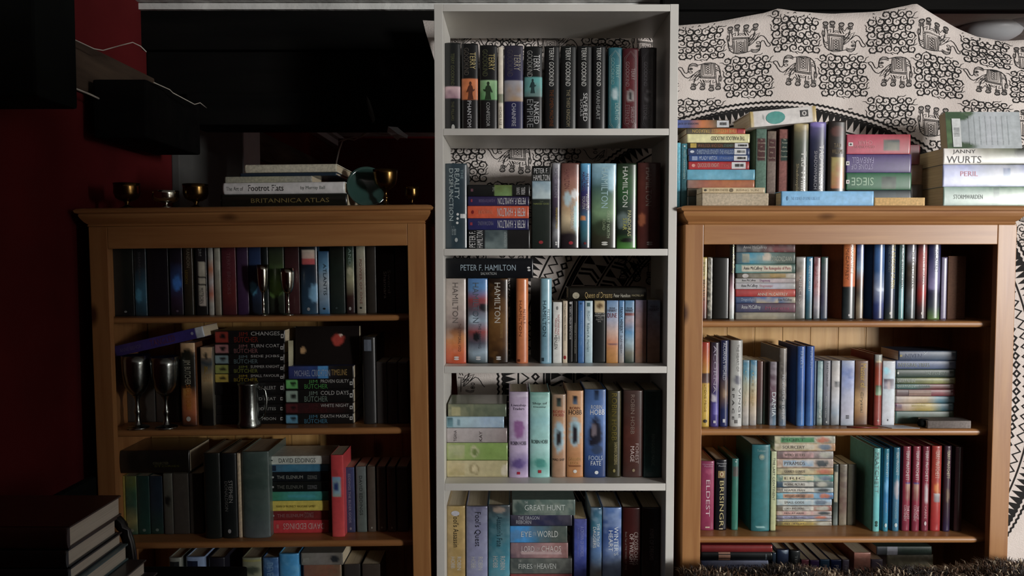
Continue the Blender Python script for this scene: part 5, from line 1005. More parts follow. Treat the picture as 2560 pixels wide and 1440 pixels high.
row(FR, Z, 2.228, [
 (2184, 2202, 1120, '64a4a0>6cb4b0>58b0b4>5cacac', 'pale aqua hardback with grey vertical name', t('PRATCHETT', .22, .72, .05, .54, '6c8888'), e(.35, .7, .87, .91, '1c4c44'), e(.35, .7, .91, .94, '1c4c44')),
 (2209, 2224, 1121, '1f6c7c>2478a0>2874a8>1f7c94', 'teal blue hardback with light blue figure', TP('b4d0d4', .34), O(.55, .45, .4, .1, '5498c4'), t('JINGO', .35, .65, .65, .77, '9cc0cc'), e(.3, .7, .9, .95, 'c4d8dc')),
 (2233, 2251, 1118, '205c74>246c84>3c7090>246884', 'blue hardback with silvery figures and pale lower title', TP('b8ccd0', .33), O(.55, .5, .4, .13, '9c98a0'), t('HOGFATHER', .3, .6, .65, .85, '8cb0bc'), e(.3, .7, .9, .95, 'c4d4d8')),
 (2257, 2278, 1115, '742838>7c2438>84283c>78243a', 'crimson hardback with stone tower picture, twin beside blue hardback', TP('d4c4c4'), Pn(.3, .95, .42, .44, '3c3c7c'), Pn(.3, .95, .44, .64, '9c7c68', '7c3c40'), t('THE LAST', .55, .9, .7, .86, 'd0b4b8'), t('CONTINENT', .2, .5, .69, .88, 'd0b4b8')),
 (2282, 2302, 1115, '742838>7c2438>84283c>78243a', 'crimson hardback with stone tower picture, twin beside wine hardback', TP('d4c4c4'), Pn(.2, .9, .42, .44, '3c3c7c'), Pn(.2, .9, .44, .64, '9c7c68', '7c3c40'), t('THE LAST', .55, .9, .7, .86, 'd0b4b8'), t('CONTINENT', .2, .5, .69, .88, 'd0b4b8')),
 (2306, 2325, 1115, '682434>7c2438>80303c>6c2438', 'wine hardback with pale ghostly figure', TP('d4c4c4', .41), O(.6, .55, .3, .13, 'a89ca0'), t('CARPE', .35, .65, .7, .85, 'c89ca0'), e(.35, .65, .88, .93, 'd0c0c4')),
 (2329, 2355, 1114, '8c2820>983020>a02c24>981f24', 'scarlet hardback with orange and silver picture', TP('d8b8a8', .38), O(.55, .5, .3, .07, 'c07028'), Pn(.25, .85, .56, .66, 'a8a8a8', '6a5c60')),
 (2360, 2379, 1114, '34202c>3c2430>342028>2c2040', 'dark plum hardback with cream lettering', TP('c8bc9c', .38), O(.55, .58, .3, .09, '6a5440')),
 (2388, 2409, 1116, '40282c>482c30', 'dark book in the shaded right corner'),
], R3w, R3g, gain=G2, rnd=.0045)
# ---------- fourth shelf, cut by the fur
R4g = 'books on the lowest visible shelf of the honey pine bookcase'; R4w = 'on honey pine fourth shelf'; Z = RZ[3]
stack(FR, Z, 2.235, [
 (1752, 1930, 1362, '6a1c20>74201f', 'dark red book topmost of its pile'),
 (1752, 1930, 1379, '14181a>171b1c', 'black book with pink-beige sticker', r(.245, .41, .05, .95, 'c09078', 'sticker'), r(.9, .92, .2, .9, '4a5458')),
 (1752, 1920, 1401, '3c5484>8c9cc4>9caad0>94a4c8', 'pale blue book with dark title', h('WINTERSMITH', .36, .88, .3, .72, '3c4c7c'), O(.12, .7, .14, .4, '1c2848'), O(.3, .8, .1, .25, '24305c')),
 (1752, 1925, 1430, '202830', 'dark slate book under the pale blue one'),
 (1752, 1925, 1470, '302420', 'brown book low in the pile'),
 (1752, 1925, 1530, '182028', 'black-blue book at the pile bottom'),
], 1630, 'in left pile '+R4w, R4g, gain=G2)
PRA = lambda: t('PRATCHETT', .3, .72, .06, .4, 'c4c4cc')
row(FR, Z, 2.235, [
 (1931, 1940, 1381, '1c2c3c', 'slim steel blue book beside the pale blue pile', dict(hb=False)),
 (1941, 1972, 1373, '1c2840>202c48', 'navy hardback with frayed head', O(.7, .02, .3, .02, '6c7c8c')),
 (1975, 2001, 1375, '24282a>282c2e', 'charcoal book with grey vertical title', t('TENEBRAE', .4, .65, .05, .3, '8c9090')),
 (2003, 2023, 1399, '94485c>3c5878>44587c', 'pink-headed blue paperback with white vertical letters', PRA(), dict(hb=False)),
 (2025, 2048, 1400, '4c3470>54387c', 'purple paperback with white vertical letters', PRA(), dict(hb=False)),
 (2050, 2074, 1398, '244c6c>28547c', 'teal blue paperback with white vertical letters', PRA(), dict(hb=False)),
 (2077, 2104, 1399, '1c2c5c>203468', 'deep blue paperback with white vertical letters', PRA(), dict(hb=False)),
 (2106, 2123, 1399, '6a647c>54506c', 'mauve grey paperback with silver letters', PRA(), dict(hb=False)),
 (2135, 2177, 1381, 'b07464>b87c6c', 'salmon pink paperback with pale lettering', t('THE', .3, .7, .05, .09, 'd0a090', 0), t('ATLANTIS', .2, .8, .12, .16, 'd0a090', 0), t('GENE', .36, .66, .2, .34, 'd8b0a0', 0), dict(hb=False)),
 (2178, 2207, 1398, '5c5468>64586c', 'dull mauve paperback next to the salmon one', t('SHADOW', .4, .65, .08, .3, '9c94a4'), dict(hb=False)),
], R4w, R4g, gain=G2, mat='semi', dep=.15)
stack(FR, Z, 2.262, [
 (2191, 2329, 1366, '4c5058>34443e>36463e', 'grey-green book with white card tucked on top', r(.19, .38, .02, .98, 'b4b8c4', 'card_label'), h('THE GREEN BRAIN', .42, .95, .3, .7, '3c5448')),
 (2216, 2332, 1386, '6a6650>645e46>60583c', 'olive brown mottled book', N_(.6, '84806c', 90)),
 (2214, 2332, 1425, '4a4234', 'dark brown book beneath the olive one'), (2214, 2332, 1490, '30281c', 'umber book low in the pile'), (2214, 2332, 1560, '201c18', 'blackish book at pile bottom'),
], 1630, 'in right pile '+R4w, R4g, gain=G2, hb=False, mat='semi')
# ---------------------------------------------------------------- dark pine bookcase: books
G3 = 1.6
LTg = 'books on top of the shaded pine bookcase'; LTw = 'on shaded pine bookcase top'
stack(FL, LT, 2.19, [
 (612, 842, 411, 'a8a490>b0ac98>a4a08c', 'cream-edged slim book topmost', dict(mat='matt', dep=.2)),
 (600, 842, 432, '1c2a38>202f40>1c2c38', 'dark blue large book third from bottom', dict(dep=.2)),
 (562, 780, 441, '8c8c7c>94947c>84847c', 'grey-green slim paperback', dict(hb=False, mat='matt', dep=.2)),
 (558, 862, 456, 'c4c8c4>c8ccc8>c0c4c0', 'white hardback with black comic lettering', h('The Art of', .03, .17, .35, .7, '7c807c'), h('Footrot Flats', .21, .5, .22, .74, '141414'), h('by Murray Ball', .64, .84, .35, .72, '7c8480'), dict(dep=.2)),
 (553, 868, 485, '14140f>16160f>121410', 'bottom black book with gold capitals', h('BRITANNICA ATLAS', .24, .86, .34, .68, '8c7c4c'), dict(dep=.23)),
], 515, 'in pile '+LTw, LTg, gain=G3)
# ---------- first shelf
L1g = 'books on the first shelf of the shaded pine bookcase'; L1w = 'on shaded pine first shelf'; Z = LZ[0]
row(FL, Z, 2.24, [
 (279, 331, 612, '1c201c>14181a', 'broad green-black hardback by the left post', e(.5, .65, .92, .95, '8c9494')),
 (333, 363, 612, '1c1e20>20262c>2c5c74>1c2c34', 'black hardback with blue glow low down', O(.3, .72, .3, .1, '3c84a4'), t('SHANNARA', .4, .6, .1, .5, '5c5c60')),
 (366, 418, 612, '121016>16141c', 'broad plain black hardback', t('STORMLIGHT', .4, .6, .2, .7, '241f28')),
 (422, 454, 612, '16141c>1c1824>243c6c>2c2034>1c181c', 'black hardback with bright blue glow', O(.55, .53, .36, .12, '2c6cbc'), e(.45, .65, .92, .95, '6a5c6c')),
 (456, 480, 612, '2c241c>2c2418>20201a', 'brown-black hardback with olive lettering', t('BRANDON', .4, .75, .02, .32, '8c8470'), t('LEGION', .2, .5, .36, .55, '8c7834')),
 (487, 515, 616, '1f1c20>181818', 'black paperback with tall cream labels', Pn(.2, .85, .22, .43, 'a8a494', 'a09c8c'), Pn(.2, .85, .46, .54, 'a8a494', 'a09c8c'), Pn(.2, .85, .57, .86, 'a4a090', 'a09890'), t('THE', .3, .6, .04, .14, '9c9c9c', 0), t('MISTBORN', .35, .7, .6, .83, '3c3a38'), dict(hb=False)),
 (518, 532, 618, '8c8c88>9c9c94>a8643c>a8a8a8>a85c44>9c9c94>94948c', 'thin white and orange paperback', N_(.2, '6c6c68', 60), dict(hb=False)),
 (533.5, 549, 620, '9c9c8c>8c8c80>7c7464>6c6454', 'thin grey paperback with frayed head', N_(.3, '5c5c54', 60), dict(hb=False)),
 (552, 588, 614, '4c2028>502028>58201f>401a20', 'maroon hardback beside the thin grey one', t('TERRY BROOKS', .4, .65, .1, .7, '7c5458')),
 (590, 619, 614, '34243c>3c2844>342040', 'plum purple hardback'),
 (620, 652, 614, '1c2c4c>203458>1f2c44>12181c', 'navy hardback with cyan glow', O(.3, .6, .3, .12, '3c8cac')),
 (653, 669, 614, '141a1c>182020', 'slim black hardback behind the first small goblet'),
 (670, 708, 614, '1f2420>2c3820>4c6c30>20281c>141814', 'black hardback with green glow', O(.4, .6, .5, .16, '5c8434')),
 (710, 747, 614, '2c1818>381c1f>34181a', 'dark red hardback behind the second small goblet'),
 (749, 792, 612, '1c2024>141c28>1c3448>203c50', 'navy hardback with cream and coral picture at its head', Pn(.1, .85, .08, .2, 'b4a898', 'b89c90'), Pn(.1, .85, .2, .29, 'b4504c', 'a8484c'), e(.38, .56, .9, .95, 'a4a8ac'), O(.8, .7, .3, .15, '5c8cac'), dict(rnd=.006)),
 (794, 821, 628, '1c3c5c>4c7c9c>8c98a0>6c8498>1f5c84', 'blue and silver hardback with dark vertical capitals', t('ATLANTIS', .5, .8, .2, .7, '2c3c48'), e(.4, .66, .9, .93, '12181c'), dict(rnd=.002)),
 (823, 860, 614, '12140f>16201a>1c241f>14201f', 'black-green hardback', e(.35, .5, .9, .93, '3c4c4c')),
 (863, 884, 612, '1c2c28>3c4c3c>8c8c6c>301c18>24181a', 'dark hardback with pale round picture', O(.5, .38, .35, .07, '9c9c80'), t('AND', .35, .7, .05, .3, '8ca49c'), e(.3, .6, .9, .95, 'b4b4b0')),
 (889, 912, 614, '8c8c78>847c6c>7c7464>7c7868', 'drab grey hardback with faint red lettering', t('POWER OF ONE', .4, .65, .2, .86, '8c6458'), e(.35, .6, .9, .93, '24241f'), dict(rnd=.002)),
 (915, 939, 614, '28241f', 'plain dark hardback next to the drab grey one'),
 (941, 985, 614, '16140f>181614', 'black hardback with white script title', t('Sword', .62, .78, .36, .7, '8c8c84'), t('Shannara', .38, .56, .38, .78, 'b0b0a8')),
 (987, 1017, 614, '2c2c30>2c2c2e>1c1c1c', 'charcoal hardback by the right post'),
], L1w, L1g, gain=G3, mat='semi', rnd=.0025)
# ---------- second shelf
L2g = 'books on the second shelf of the shaded pine bookcase'; L2w = 'on shaded pine second shelf'; Z = LZ[1]
row(FL, Z, 2.232, [
 (449, 487, 857, 'b89468>24241c>1c1c18>1c1a16>9c5c2c>94502c>1c1410', 'black and amber hardback with white and orange lettering', Pn(0, 1, 0, .12, 'c4a478', 'a8845c'), O(.5, .15, .4, .09, '1c1c14'), t('JIM BUTCHER', .2, .72, .20, .5, 'b4b4a0'), Pn(.2, .75, .54, .82, 'a8742c', '9c5428'), t('SIDE JOBS', .3, .68, .5, .8, 'c07828'), e(.35, .65, .88, .94, 'c4c4bc')),
 (500, 530, 868, 'a88c68>2c3c44>a08c64>4c4434>14140f>141414', 'black and cream paperback beside the flat pile', Pn(.1, .95, .0, .14, 'b89c74', 'a8906c'), O(.45, .1, .15, .05, '24241c'), t('JIM', .3, .6, .24, .34, 'b4943c', 0), t('GHOST', .2, .9, .34, .44, 'c0a070', 0), dict(hb=False)),
 (905, 938, 842, '1e1e1e>222222', 'black hardback with small grey picture by the stacked pile', r(.15, .72, .03, .16, '6c7480', 'picture_patch')),
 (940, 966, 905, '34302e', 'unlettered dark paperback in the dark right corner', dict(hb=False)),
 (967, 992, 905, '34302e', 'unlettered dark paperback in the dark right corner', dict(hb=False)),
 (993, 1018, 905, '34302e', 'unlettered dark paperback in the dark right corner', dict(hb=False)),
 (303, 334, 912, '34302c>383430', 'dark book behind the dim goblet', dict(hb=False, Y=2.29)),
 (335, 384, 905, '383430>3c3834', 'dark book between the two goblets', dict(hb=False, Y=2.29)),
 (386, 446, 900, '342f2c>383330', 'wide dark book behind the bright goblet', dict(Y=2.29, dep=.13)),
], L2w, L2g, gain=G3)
def JB(c, ttl, w='c0c0bc'):
    return (Pn(.01, .19, .05, .95, c, c), O(.12, .45, .05, .2, '141414'), h('JIM', .34, .47, .12, .5, c), h('BUTCHER', .28, .62, .5, .92, c), h(ttl, .52, .93, .1, .4, w), r(.945, .985, .3, .62, 'c8c8c4'), r(.955, .975, .38, .54, '141414'))
def JT(ttl): return (h(ttl, .5, .88, .3, .6, 'b8b8b4'), r(.945, .985, .3, .62, 'c0c0bc'), r(.955, .975, .38, .54, '141414'))
BK_ = '131212>111111'
stack(FL, Z, 2.246, [
 (536, 712, 826, BK_, 'topmost black paperback with dark red block', *JB('842c20', 'CHANGES')),
 (536, 711, 858, BK_, 'black paperback with dusty pink block', *JB('946464', 'TURN COAT')),
 (536, 711, 885, BK_, 'black paperback with grey-blue block', *JB('6c8488', 'SIDE JOBS')),
 (536, 711, 911, BK_, 'black paperback with olive block', *JB('7c843c', 'SUMMER KNIGHT')),
 (536, 711, 934, BK_, 'black paperback with mustard block', *JB('a08c2c', 'SMALL FAVOUR')),
 (536, 711, 956, BK_, 'sixth black paperback with white title', *JT('PROOF ALERT')),
 (536, 711, 986, BK_, 'seventh black paperback with white title', *JT('DEAD BEAT')),
 (536, 711, 1011, BK_, 'eighth black paperback with white title', *JT('BLOOD RITES')),
 (536, 711, 1036, BK_, 'ninth black paperback with white title', *JT('FOOL MOON')),
], 1068, 'in left pile '+L2w, L2g, gain=G3, hb=False, mat='semi', dep=.13)
stack(FL, Z, 2.238, [
 (720, 884, 915, '242c5c>2c3868>243c74>1c1c24>14120f>14110f', 'top navy and black paperback with tan title', Pn(.46, .6, 0, 1, '3c84bc', '3478b0'), h('MICHAEL', .1, .34, .32, .8, 'a4acc4'), h('CRICHTON', .36, .64, .28, .82, 'a8b8cc'), h('TIMELINE', .66, .9, .28, .74, 'a88c54')),
 (713, 884, 946, BK_, 'black paperback with bright green block', *JB('54a054', 'PROVEN GUILTY')),
 (713, 884, 974, BK_, 'black paperback with silver-green block', *JB('7c9084', 'COLD DAYS')),
 (713, 884, 1007, '301418>2c1414>141212', 'black paperback with wine red block', *JB('4c1c20', 'WHITE NIGHT')),
 (713, 884, 1034, BK_, 'black paperback with sky blue block', *JB('4c84a0', 'DEATH MASKS')),
], 1064, 'in right pile '+L2w, L2g, gain=G3, hb=False, mat='semi', dep=.13)
zt_ = FL.P(800, 915, 2.238)[1]
faceout(FL, 736, 898, 817, 914, 2.262, .03, '120e0c>14100e>120d0c', 'black paperback on its side with red spiked emblem on cover, over right pile', L2g, [O(.67, .36, .11, .16, '9c3428'), O(.71, .24, .03, .04, 'd0b0a0'), O(.12, .62, .05, .1, 'a88458')], 6, zt_, G3)
# a pale curled paper beside it
mb = MB(); n = 14
for k in range(n+1):
    a = -.9+1.5*k/n
    for q in (0, 1): mb.v.append((.016*math.cos(a)-.010, .03*math.sin(a), (.0 if q == 0 else .078)-.004*k/n))
mb.f = [(2*k, 2*k+2, 2*k+3, 2*k+1) for k in range(n)]; m0 = len(mb.v)
mb.v += [(a*.88, b, c) for a, b, c in mb.v]; mb.f += [(m0+2*k+1, m0+2*k+3, m0+2*k+2, m0+2*k) for k in range(n)]+[(2*k+1, 2*k+3, m0+2*k+3, m0+2*k+1) for k in range(n)]+[(2*k+2, 2*k, m0+2*k, m0+2*k+2) for k in range(n)]
o = mb.build('bookmark', noisy('cream_card', 'a8a488', 'bcb89c', 20, .7), None, True); x_, z_ = FL.P(724, 900, 2.25); xw, zw = FL.wor(x_, zt_+.0006); o.location = (xw, 2.262, zw); tag(o, 'curled cream card standing on right pile in shaded bookcase', 'card')
# the purple book lying aslant
xa, za = FL.P(287, 884, 2.205); xb, zb = FL.P(515, 838, 2.205)
book(FL, xa, xb, FL.P(401, 867, 2.205)[1], FL.P(401, 840, 2.205)[1], 2.205, '34285c>382c6c>342c70>302864', 'indigo paperback lying aslant above the two large goblets',
     [h('ANNE BISHOP', .06, .30, .35, .7, '6c648c'), h('TANGLED', .40, .68, .2, .8, '6c3c54'), Pn(.92, 1, 0, 1, 'a4acb4', '8c949c'), e(.86, .89, .3, .6, '9ca0b4')], horiz=True, hb=False, roll=-12.2, gain=G3, group=L2g, mat='semi', dep=.11)
# ---------- third shelf
L3g = 'books on the third shelf of the shaded pine bookcase'; L3w = 'on shaded pine third shelf'; Z = LZ[2]
row(FL, Z, 2.25, [
 (293, 311, 1190, '84782c>8c7c2c', 'narrow mustard paperback by the left post', dict(hb=False)),
 (312, 340, 1190, '5c6424>2c5038>24483c>7c7848>204838', 'olive and green paperback', N_(.3, '3c5c4c', 60), e(.4, .7, .9, .95, '8c9484'), dict(hb=False)),
 (341, 372, 1190, '14302c>183430>183c34', 'dark green paperback', e(.4, .66, .9, .95, '7c8c84'), dict(hb=False)),
 (373, 405, 1190, '182430>1c2834>1c342c', 'dark slate paperback', e(.4, .66, .9, .95, '7c8c84'), dict(hb=False)),
 (407, 430, 1183, '4c4c44>44443c>403c38', 'grey paperback with black disc', O(.5, .45, .35, .09, '141414'), dict(hb=False)),
 (431, 470, 1183, '3a3630>383430', 'broad taupe paperback', dict(hb=False)),
 (472, 505, 1183, '302c28', 'plain dark paperback in the gap', dict(hb=False)),
], L3w, L3g, gain=G3, mat='semi')
row(FL, Z, 2.215, [
 (508, 549, 1132, '161a18>181c1a', 'tall black-green hardback', dict(dep=.17)),
 (552, 590, 1132, '14181a>161a1a', 'tall black hardback with silver author name', t('STEPHEN', .5, .76, .32, .58, '9c9c98'), t('DONALDSON', .22, .44, .33, .68, '7c7c78'), Pn(.25, .8, .19, .193, '6c706c'), Pn(.25, .8, .835, .838, '6c706c'), e(.38, .6, .89, .94, 'acacac'), dict(dep=.17)),
 (591, 600.5, 1133, 'a8987c>9c8c74', 'narrow tan hardback with worn edges', dict(mat='matt', dep=.17)),
 (603, 672, 1128, '3c4c48>34443f>3c4c48>4c5458', 'broad grey-green hardback', N_(.25, '54605c', 40), dict(dep=.17, rnd=.009)),
 (826, 858, 1137, 'a83034>ac3034>b03438>b83c3c', 'bright red paperback with blue picture square', Pn(.08, .82, .27, .5, '5c8cac', '84948c'), O(.4, .38, .25, .06, '24386c'), t('DAVID EDDINGS', .25, .6, .18, .25, 'c45c5c', 0), dict(hb=False, rnd=.003)),
], L3w, L3g, gain=G3)
row(FL, Z, 2.25, [
 (862, 885, 1168, '343c60>303450', 'navy paperback right of the red one', t('EDDINGS THE ELDER GODS', .35, .6, .1, .85, '9ca0b0'), e(.4, .65, .92, .96, '8c8c90')),
 (889, 914, 1166, '545c5c>505854>4c5854', 'grey paperback with dark vertical lettering', t('DAVID EDDINGS', .35, .65, .14, .74, '2c3434')),
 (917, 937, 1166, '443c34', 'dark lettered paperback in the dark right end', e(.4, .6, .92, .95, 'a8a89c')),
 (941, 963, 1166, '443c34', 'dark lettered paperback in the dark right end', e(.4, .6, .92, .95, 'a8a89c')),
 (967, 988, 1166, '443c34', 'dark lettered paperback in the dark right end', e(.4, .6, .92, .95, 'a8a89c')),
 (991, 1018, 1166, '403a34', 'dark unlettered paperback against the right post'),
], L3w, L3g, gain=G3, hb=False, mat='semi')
ED = lambda c: (e(.03, .07, .4, .62, 'b4b8b4'), h('THE ELENIUM', .12, .56, .35, .7, c))
stack(FL, Z, 2.245, [
 (673, 824, 1140, 'b0b8b0>a8b0a8>b0b4ac>acb0a8', 'topmost pale grey paperback with outlined capitals', h('DAVID EDDINGS', .16, .77, .24, .78, '5c6460'), e(.04, .06, .4, .56, '141414')),
 (674, 822, 1160, '3c5c74>2c6884>2c6480>30647c', 'steel blue paperback', r(.02, .11, .15, .85, '24344c', 'picture_patch'), N_(.2, '4c7c94', 50)),
 (675, 822, 1180, '12161a>14181a', 'upper black paperback with pale lettering', *ED('a8aca4'), h('EDDINGS', .64, .8, .35, .75, '8c908c')),
 (675, 822, 1204, '121614>141816', 'lower black paperback with grey lettering', *ED('747870'), h('EDDINGS', .64, .8, .35, .75, '84888a')),
 (675, 822, 1229, '2c7854>2c8478>2c8484>2c7c68', 'green paperback with turquoise stripe', Pn(.3, .78, .35, .7, '349094', '2c84a0')),
 (673, 822, 1252, 'b8a834>bcac38>b8a836>b4a434', 'bright yellow paperback', h('PAWN OF PROPHECY  MAGICIANS GAMBIT', .12, .78, .42, .64, '84742c')),
 (676, 822, 1276, '681c20>6c2020>5c1c1c', 'oxblood paperback with pale lettering', *ED('a47c7c'), h('EDDINGS', .58, .74, .2, .75, '9c7474')),
 (682, 822, 1300, 'ac2830>b42c34>a82830', 'scarlet paperback with white inverted capitals', d('DAVID EDDINGS', .19, .92, .22, .68, 'dcb8b4'), r(.07, .11, .3, .6, 'd07c74', 'picture_patch'), dict(rnd=.003)),
], 1345, 'in pile '+L3w, L3g, gain=G3, hb=False, mat='semi', dep=.125)
zt2 = FL.P(380, 1184, 2.25)[1]
stack(FL, None, 2.243, [(294, 474, 1126, '12110f>14120f', 'black box-like hardback lying over green paperbacks', h('COLLECTED', .48, .7, .5, .6, '6c6a4c'), h('STORIES', .5, .86, .64, .72, '54541f'))], 1182, L3w, L3g, gain=G3)
# ---------- fourth shelf
L4g = 'books on the lowest visible shelf of the shaded pine bookcase'; L4w = 'on shaded pine fourth shelf'; Z = LZ[3]
row(FL, Z, 2.23, [
 (422, 454, 1393, '7c8078>747870', 'grey book with dark head panel', r(.12, .85, .04, .15, '24282c', 'title_panel')),
 (465, 512, 1391, '7c94b8>8498bc>7488b0', 'blue-silver book with navy head panel', r(.1, .66, .04, .15, '1c2844', 'title_panel')),
 (522, 562, 1393, '1c1c24>1f1f28', 'black book with white lower mark', e(.3, .5, .2, .24, 'b4b8c0')),
 (605, 654, 1393, '7c8068>6c705c>5c6050', 'olive grey book with yellow line', Pn(.05, .95, .03, .042, '8c8840'), O(.5, .13, .4, .05, '3c4438')),
 (656, 696, 1393, '2c5484>34609a>2c5484', 'mid blue book with speckled lettering', N_(.35, '6c9cc4', 90), t('DEVERRY', .3, .7, .05, .3, '84acd0')),
 (697, 747, 1383, '2c84bc>3494cc>2c84bc', 'bright azure book', N_(.3, '6cb8e0', 70), dict(rnd=.007)),
], L4w, L4g, gain=G3, dep=.15)
stack(FL, Z, 2.235, [
 (752, 857, 1382, '6c6c64>74706c>5c5850', 'top grey-brown paperback', r(.05, .2, .4, .75, '9c9c94', 'label_patch'), O(.8, .5, .12, .3, '24282c')),
 (758, 852, 1411, '6c4c40>74503c>64503c', 'second red-brown paperback', N_(.3, '84402f', 50)),
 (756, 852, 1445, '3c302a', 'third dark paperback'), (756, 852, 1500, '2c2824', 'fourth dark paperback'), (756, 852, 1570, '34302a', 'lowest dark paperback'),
], 1640, 'in pile '+L4w, L4g, gain=G3, hb=False, mat='semi', dep=.12)
row(FL, Z, 2.24, [(860, 900, 1410, '302c2a', 'plain dark book right of the brown pile'), (905, 950, 1410, '38302a', 'plain brown book at the dark right end')], L4w, L4g, gain=G3, hb=False)
# ---------------------------------------------------------------- cups and goblets
def lathed(name, fr, px, pbase, Y, zs, parts, label, cat, sc=1.0, group=None):
    x, _ = fr.P(px, pbase, Y); xw, zw = fr.wor(x, zs+.0004)
    root = empty(name, (xw, Y, zw), (0, fr.a, 0)); tag(root, label, cat, group)
    for nm, prof, mat in parts:
        mb = MB(); mb.lathe([(a*sc, b*sc) for a, b in prof], 36); mb.build(nm, M[mat], root, True)
    return root
def goblet(fr, px, Y, zs, H, R, mat, label, knop=True, cat='goblet'):
    """a stemmed cup: bowl, stem with knops, foot"""
    b0 = H*.45
    bowl = [(.001, b0), (R*.35, b0+.01*H), (R*.62, b0+.06*H), (R*.86, b0+.16*H), (R*.97, b0+.30*H), (R*1.0, b0+.44*H), (R*1.02, H), (R*.96, H), (R*.93, b0+.4*H), (R*.85, b0+.2*H), (R*.5, b0+.08*H), (.001, b0+.05*H)]
    stem = [(R*.3, .05*H), (R*.2, .09*H), (R*.16, .16*H), (R*.2, .20*H), (R*.26, .225*H), (R*.2, .25*H), (R*.15, .30*H), (R*.14, .36*H), (R*.2, .41*H), (R*.34, .455*H)]
    foot = [(.001, 0), (R*.78, 0), (R*.8, .012*H), (R*.74, .022*H), (R*.5, .034*H), (R*.3, .05*H), (.001, .052*H)]
    return lathed('goblet', fr, px, 700, Y, zs, [('bowl', bowl, mat), ('stem', stem, mat), ('foot', foot, mat)], label, cat)
def HH(fr, px, yt, Y, zs): return fr.P(px, yt, Y)[1]-zs
Z = LZ[0]
goblet(FL, 657, 2.203, Z, HH(FL, 657, 662, 2.203, Z), .0165, 'silver', 'slim silver goblet before the navy book on shaded first shelf')
goblet(FL, 719, 2.203, Z, HH(FL, 719, 671, 2.203, Z), .0205, 'silver', 'wider silver goblet before the green-glow book on shaded first shelf')
Z = LZ[1]
goblet(FL, 333, 2.208, Z, HH(FL, 333, 888, 2.208, Z), .040, 'pewter', 'dim tall pewter goblet by the left post on shaded second shelf')
goblet(FL, 405, 2.208, Z, HH(FL, 405, 892, 2.208, Z), .040, 'pewter', 'shiny tall pewter goblet beside the black and amber hardback')
# tankard
Hm = HH(FL, 622, 957, 2.215, Z); R = .031
tk = lathed('tankard', FL, 622, 1000, 2.213, Z, [('body', [(.001, .006), (R*1.08, .004), (R*1.1, 0), (R*1.14, .003), (R*1.12, .012), (R*1.0, .02), (R*.96, Hm*.5), (R*.95, Hm*.93), (R*1.0, Hm*.96), (R*1.0, Hm), (R*.93, Hm), (R*.9, Hm*.5), (R*.9, .012), (.001, .01)], 'pewter')], 'pewter tankard with handle before the black paperback pile', 'tankard')
mb = MB(); mb.tube([(R*.92, 0, Hm*.86), (R*1.25, 0, Hm*.90), (R*1.55, 0, Hm*.82), (R*1.72, 0, Hm*.62), (R*1.66, 0, Hm*.42), (R*1.45, 0, Hm*.24), (R*.96, 0, Hm*.16)], [.0035, .004, .0045, .0045, .0045, .004, .0035], 10); mb.build('handle', M['pewter'], tk, True)
# on top of the case
Z = LT
def cup(px, Y, H, R, mat, label, cat='cup'):
    return lathed('cup', FL, px, 510, Y, Z, [('bowl', [(.001, H*.3), (R*.5, H*.31), (R*.85, H*.42), (R, H*.62), (R*.98, H*.85), (R*1.02, H), (R*.96, H), (R*.92, H*.8), (R*.93, H*.6), (R*.5, H*.38), (.001, H*.36)], mat),
        ('foot', [(.001, 0), (R*.62, 0), (R*.64, H*.03), (R*.4, H*.08), (R*.18, H*.13), (R*.16, H*.22), (R*.3, H*.31), (.001, H*.32)], mat)], label, cat)
cup(318, 2.20, .075, .036, 'brass', 'brass footed cup nearest the red wall on shaded pine bookcase')
cup(415, 2.185, .050, .037, 'silver', 'low silver bowl with bright glint on shaded pine bookcase', 'bowl')
cup(490, 2.22, .072, .036, 'brass', 'brass footed cup beside the flat pile on shaded pine bookcase')
goblet(FL, 968, 2.205, Z, .107, .036, 'brass', 'tall brass goblet on shaded pine bookcase near the white one')
cup(1030, 2.20, .055, .020, 'brass', 'small brass cup at the crown end beside the white bookcase')
# green bottle-glass dish standing on edge
gd = empty('glass_dish', (*[FL.P(905, 512, 2.24)[0], 2.24], Z+.0006), (math.radians(-12), 0, math.radians(18))); tag(gd, 'dark green glass dish standing on edge behind the brass goblet', 'dish')
mb = MB(); n = 40; Rr = .062
prof = [(0.001, 0), (Rr*.55, .002), (Rr*.9, .012), (Rr, .017), (Rr*.99, .021), (Rr*.88, .016), (Rr*.5, .006), (0.001, .004)]
mb.lathe(prof, n); mb.v = [(a, -c, b+Rr) for a, b, c in mb.v]
gm, gN, gL, gB = newmat('bottle_glass'); gB.inputs['Base Color'].default_value = (.03, .07, .06, 1); gB.inputs['Roughness'].default_value = .12; gB.inputs['Coat Weight'].default_value = .4
mb.build('plate', gm, gd, True)
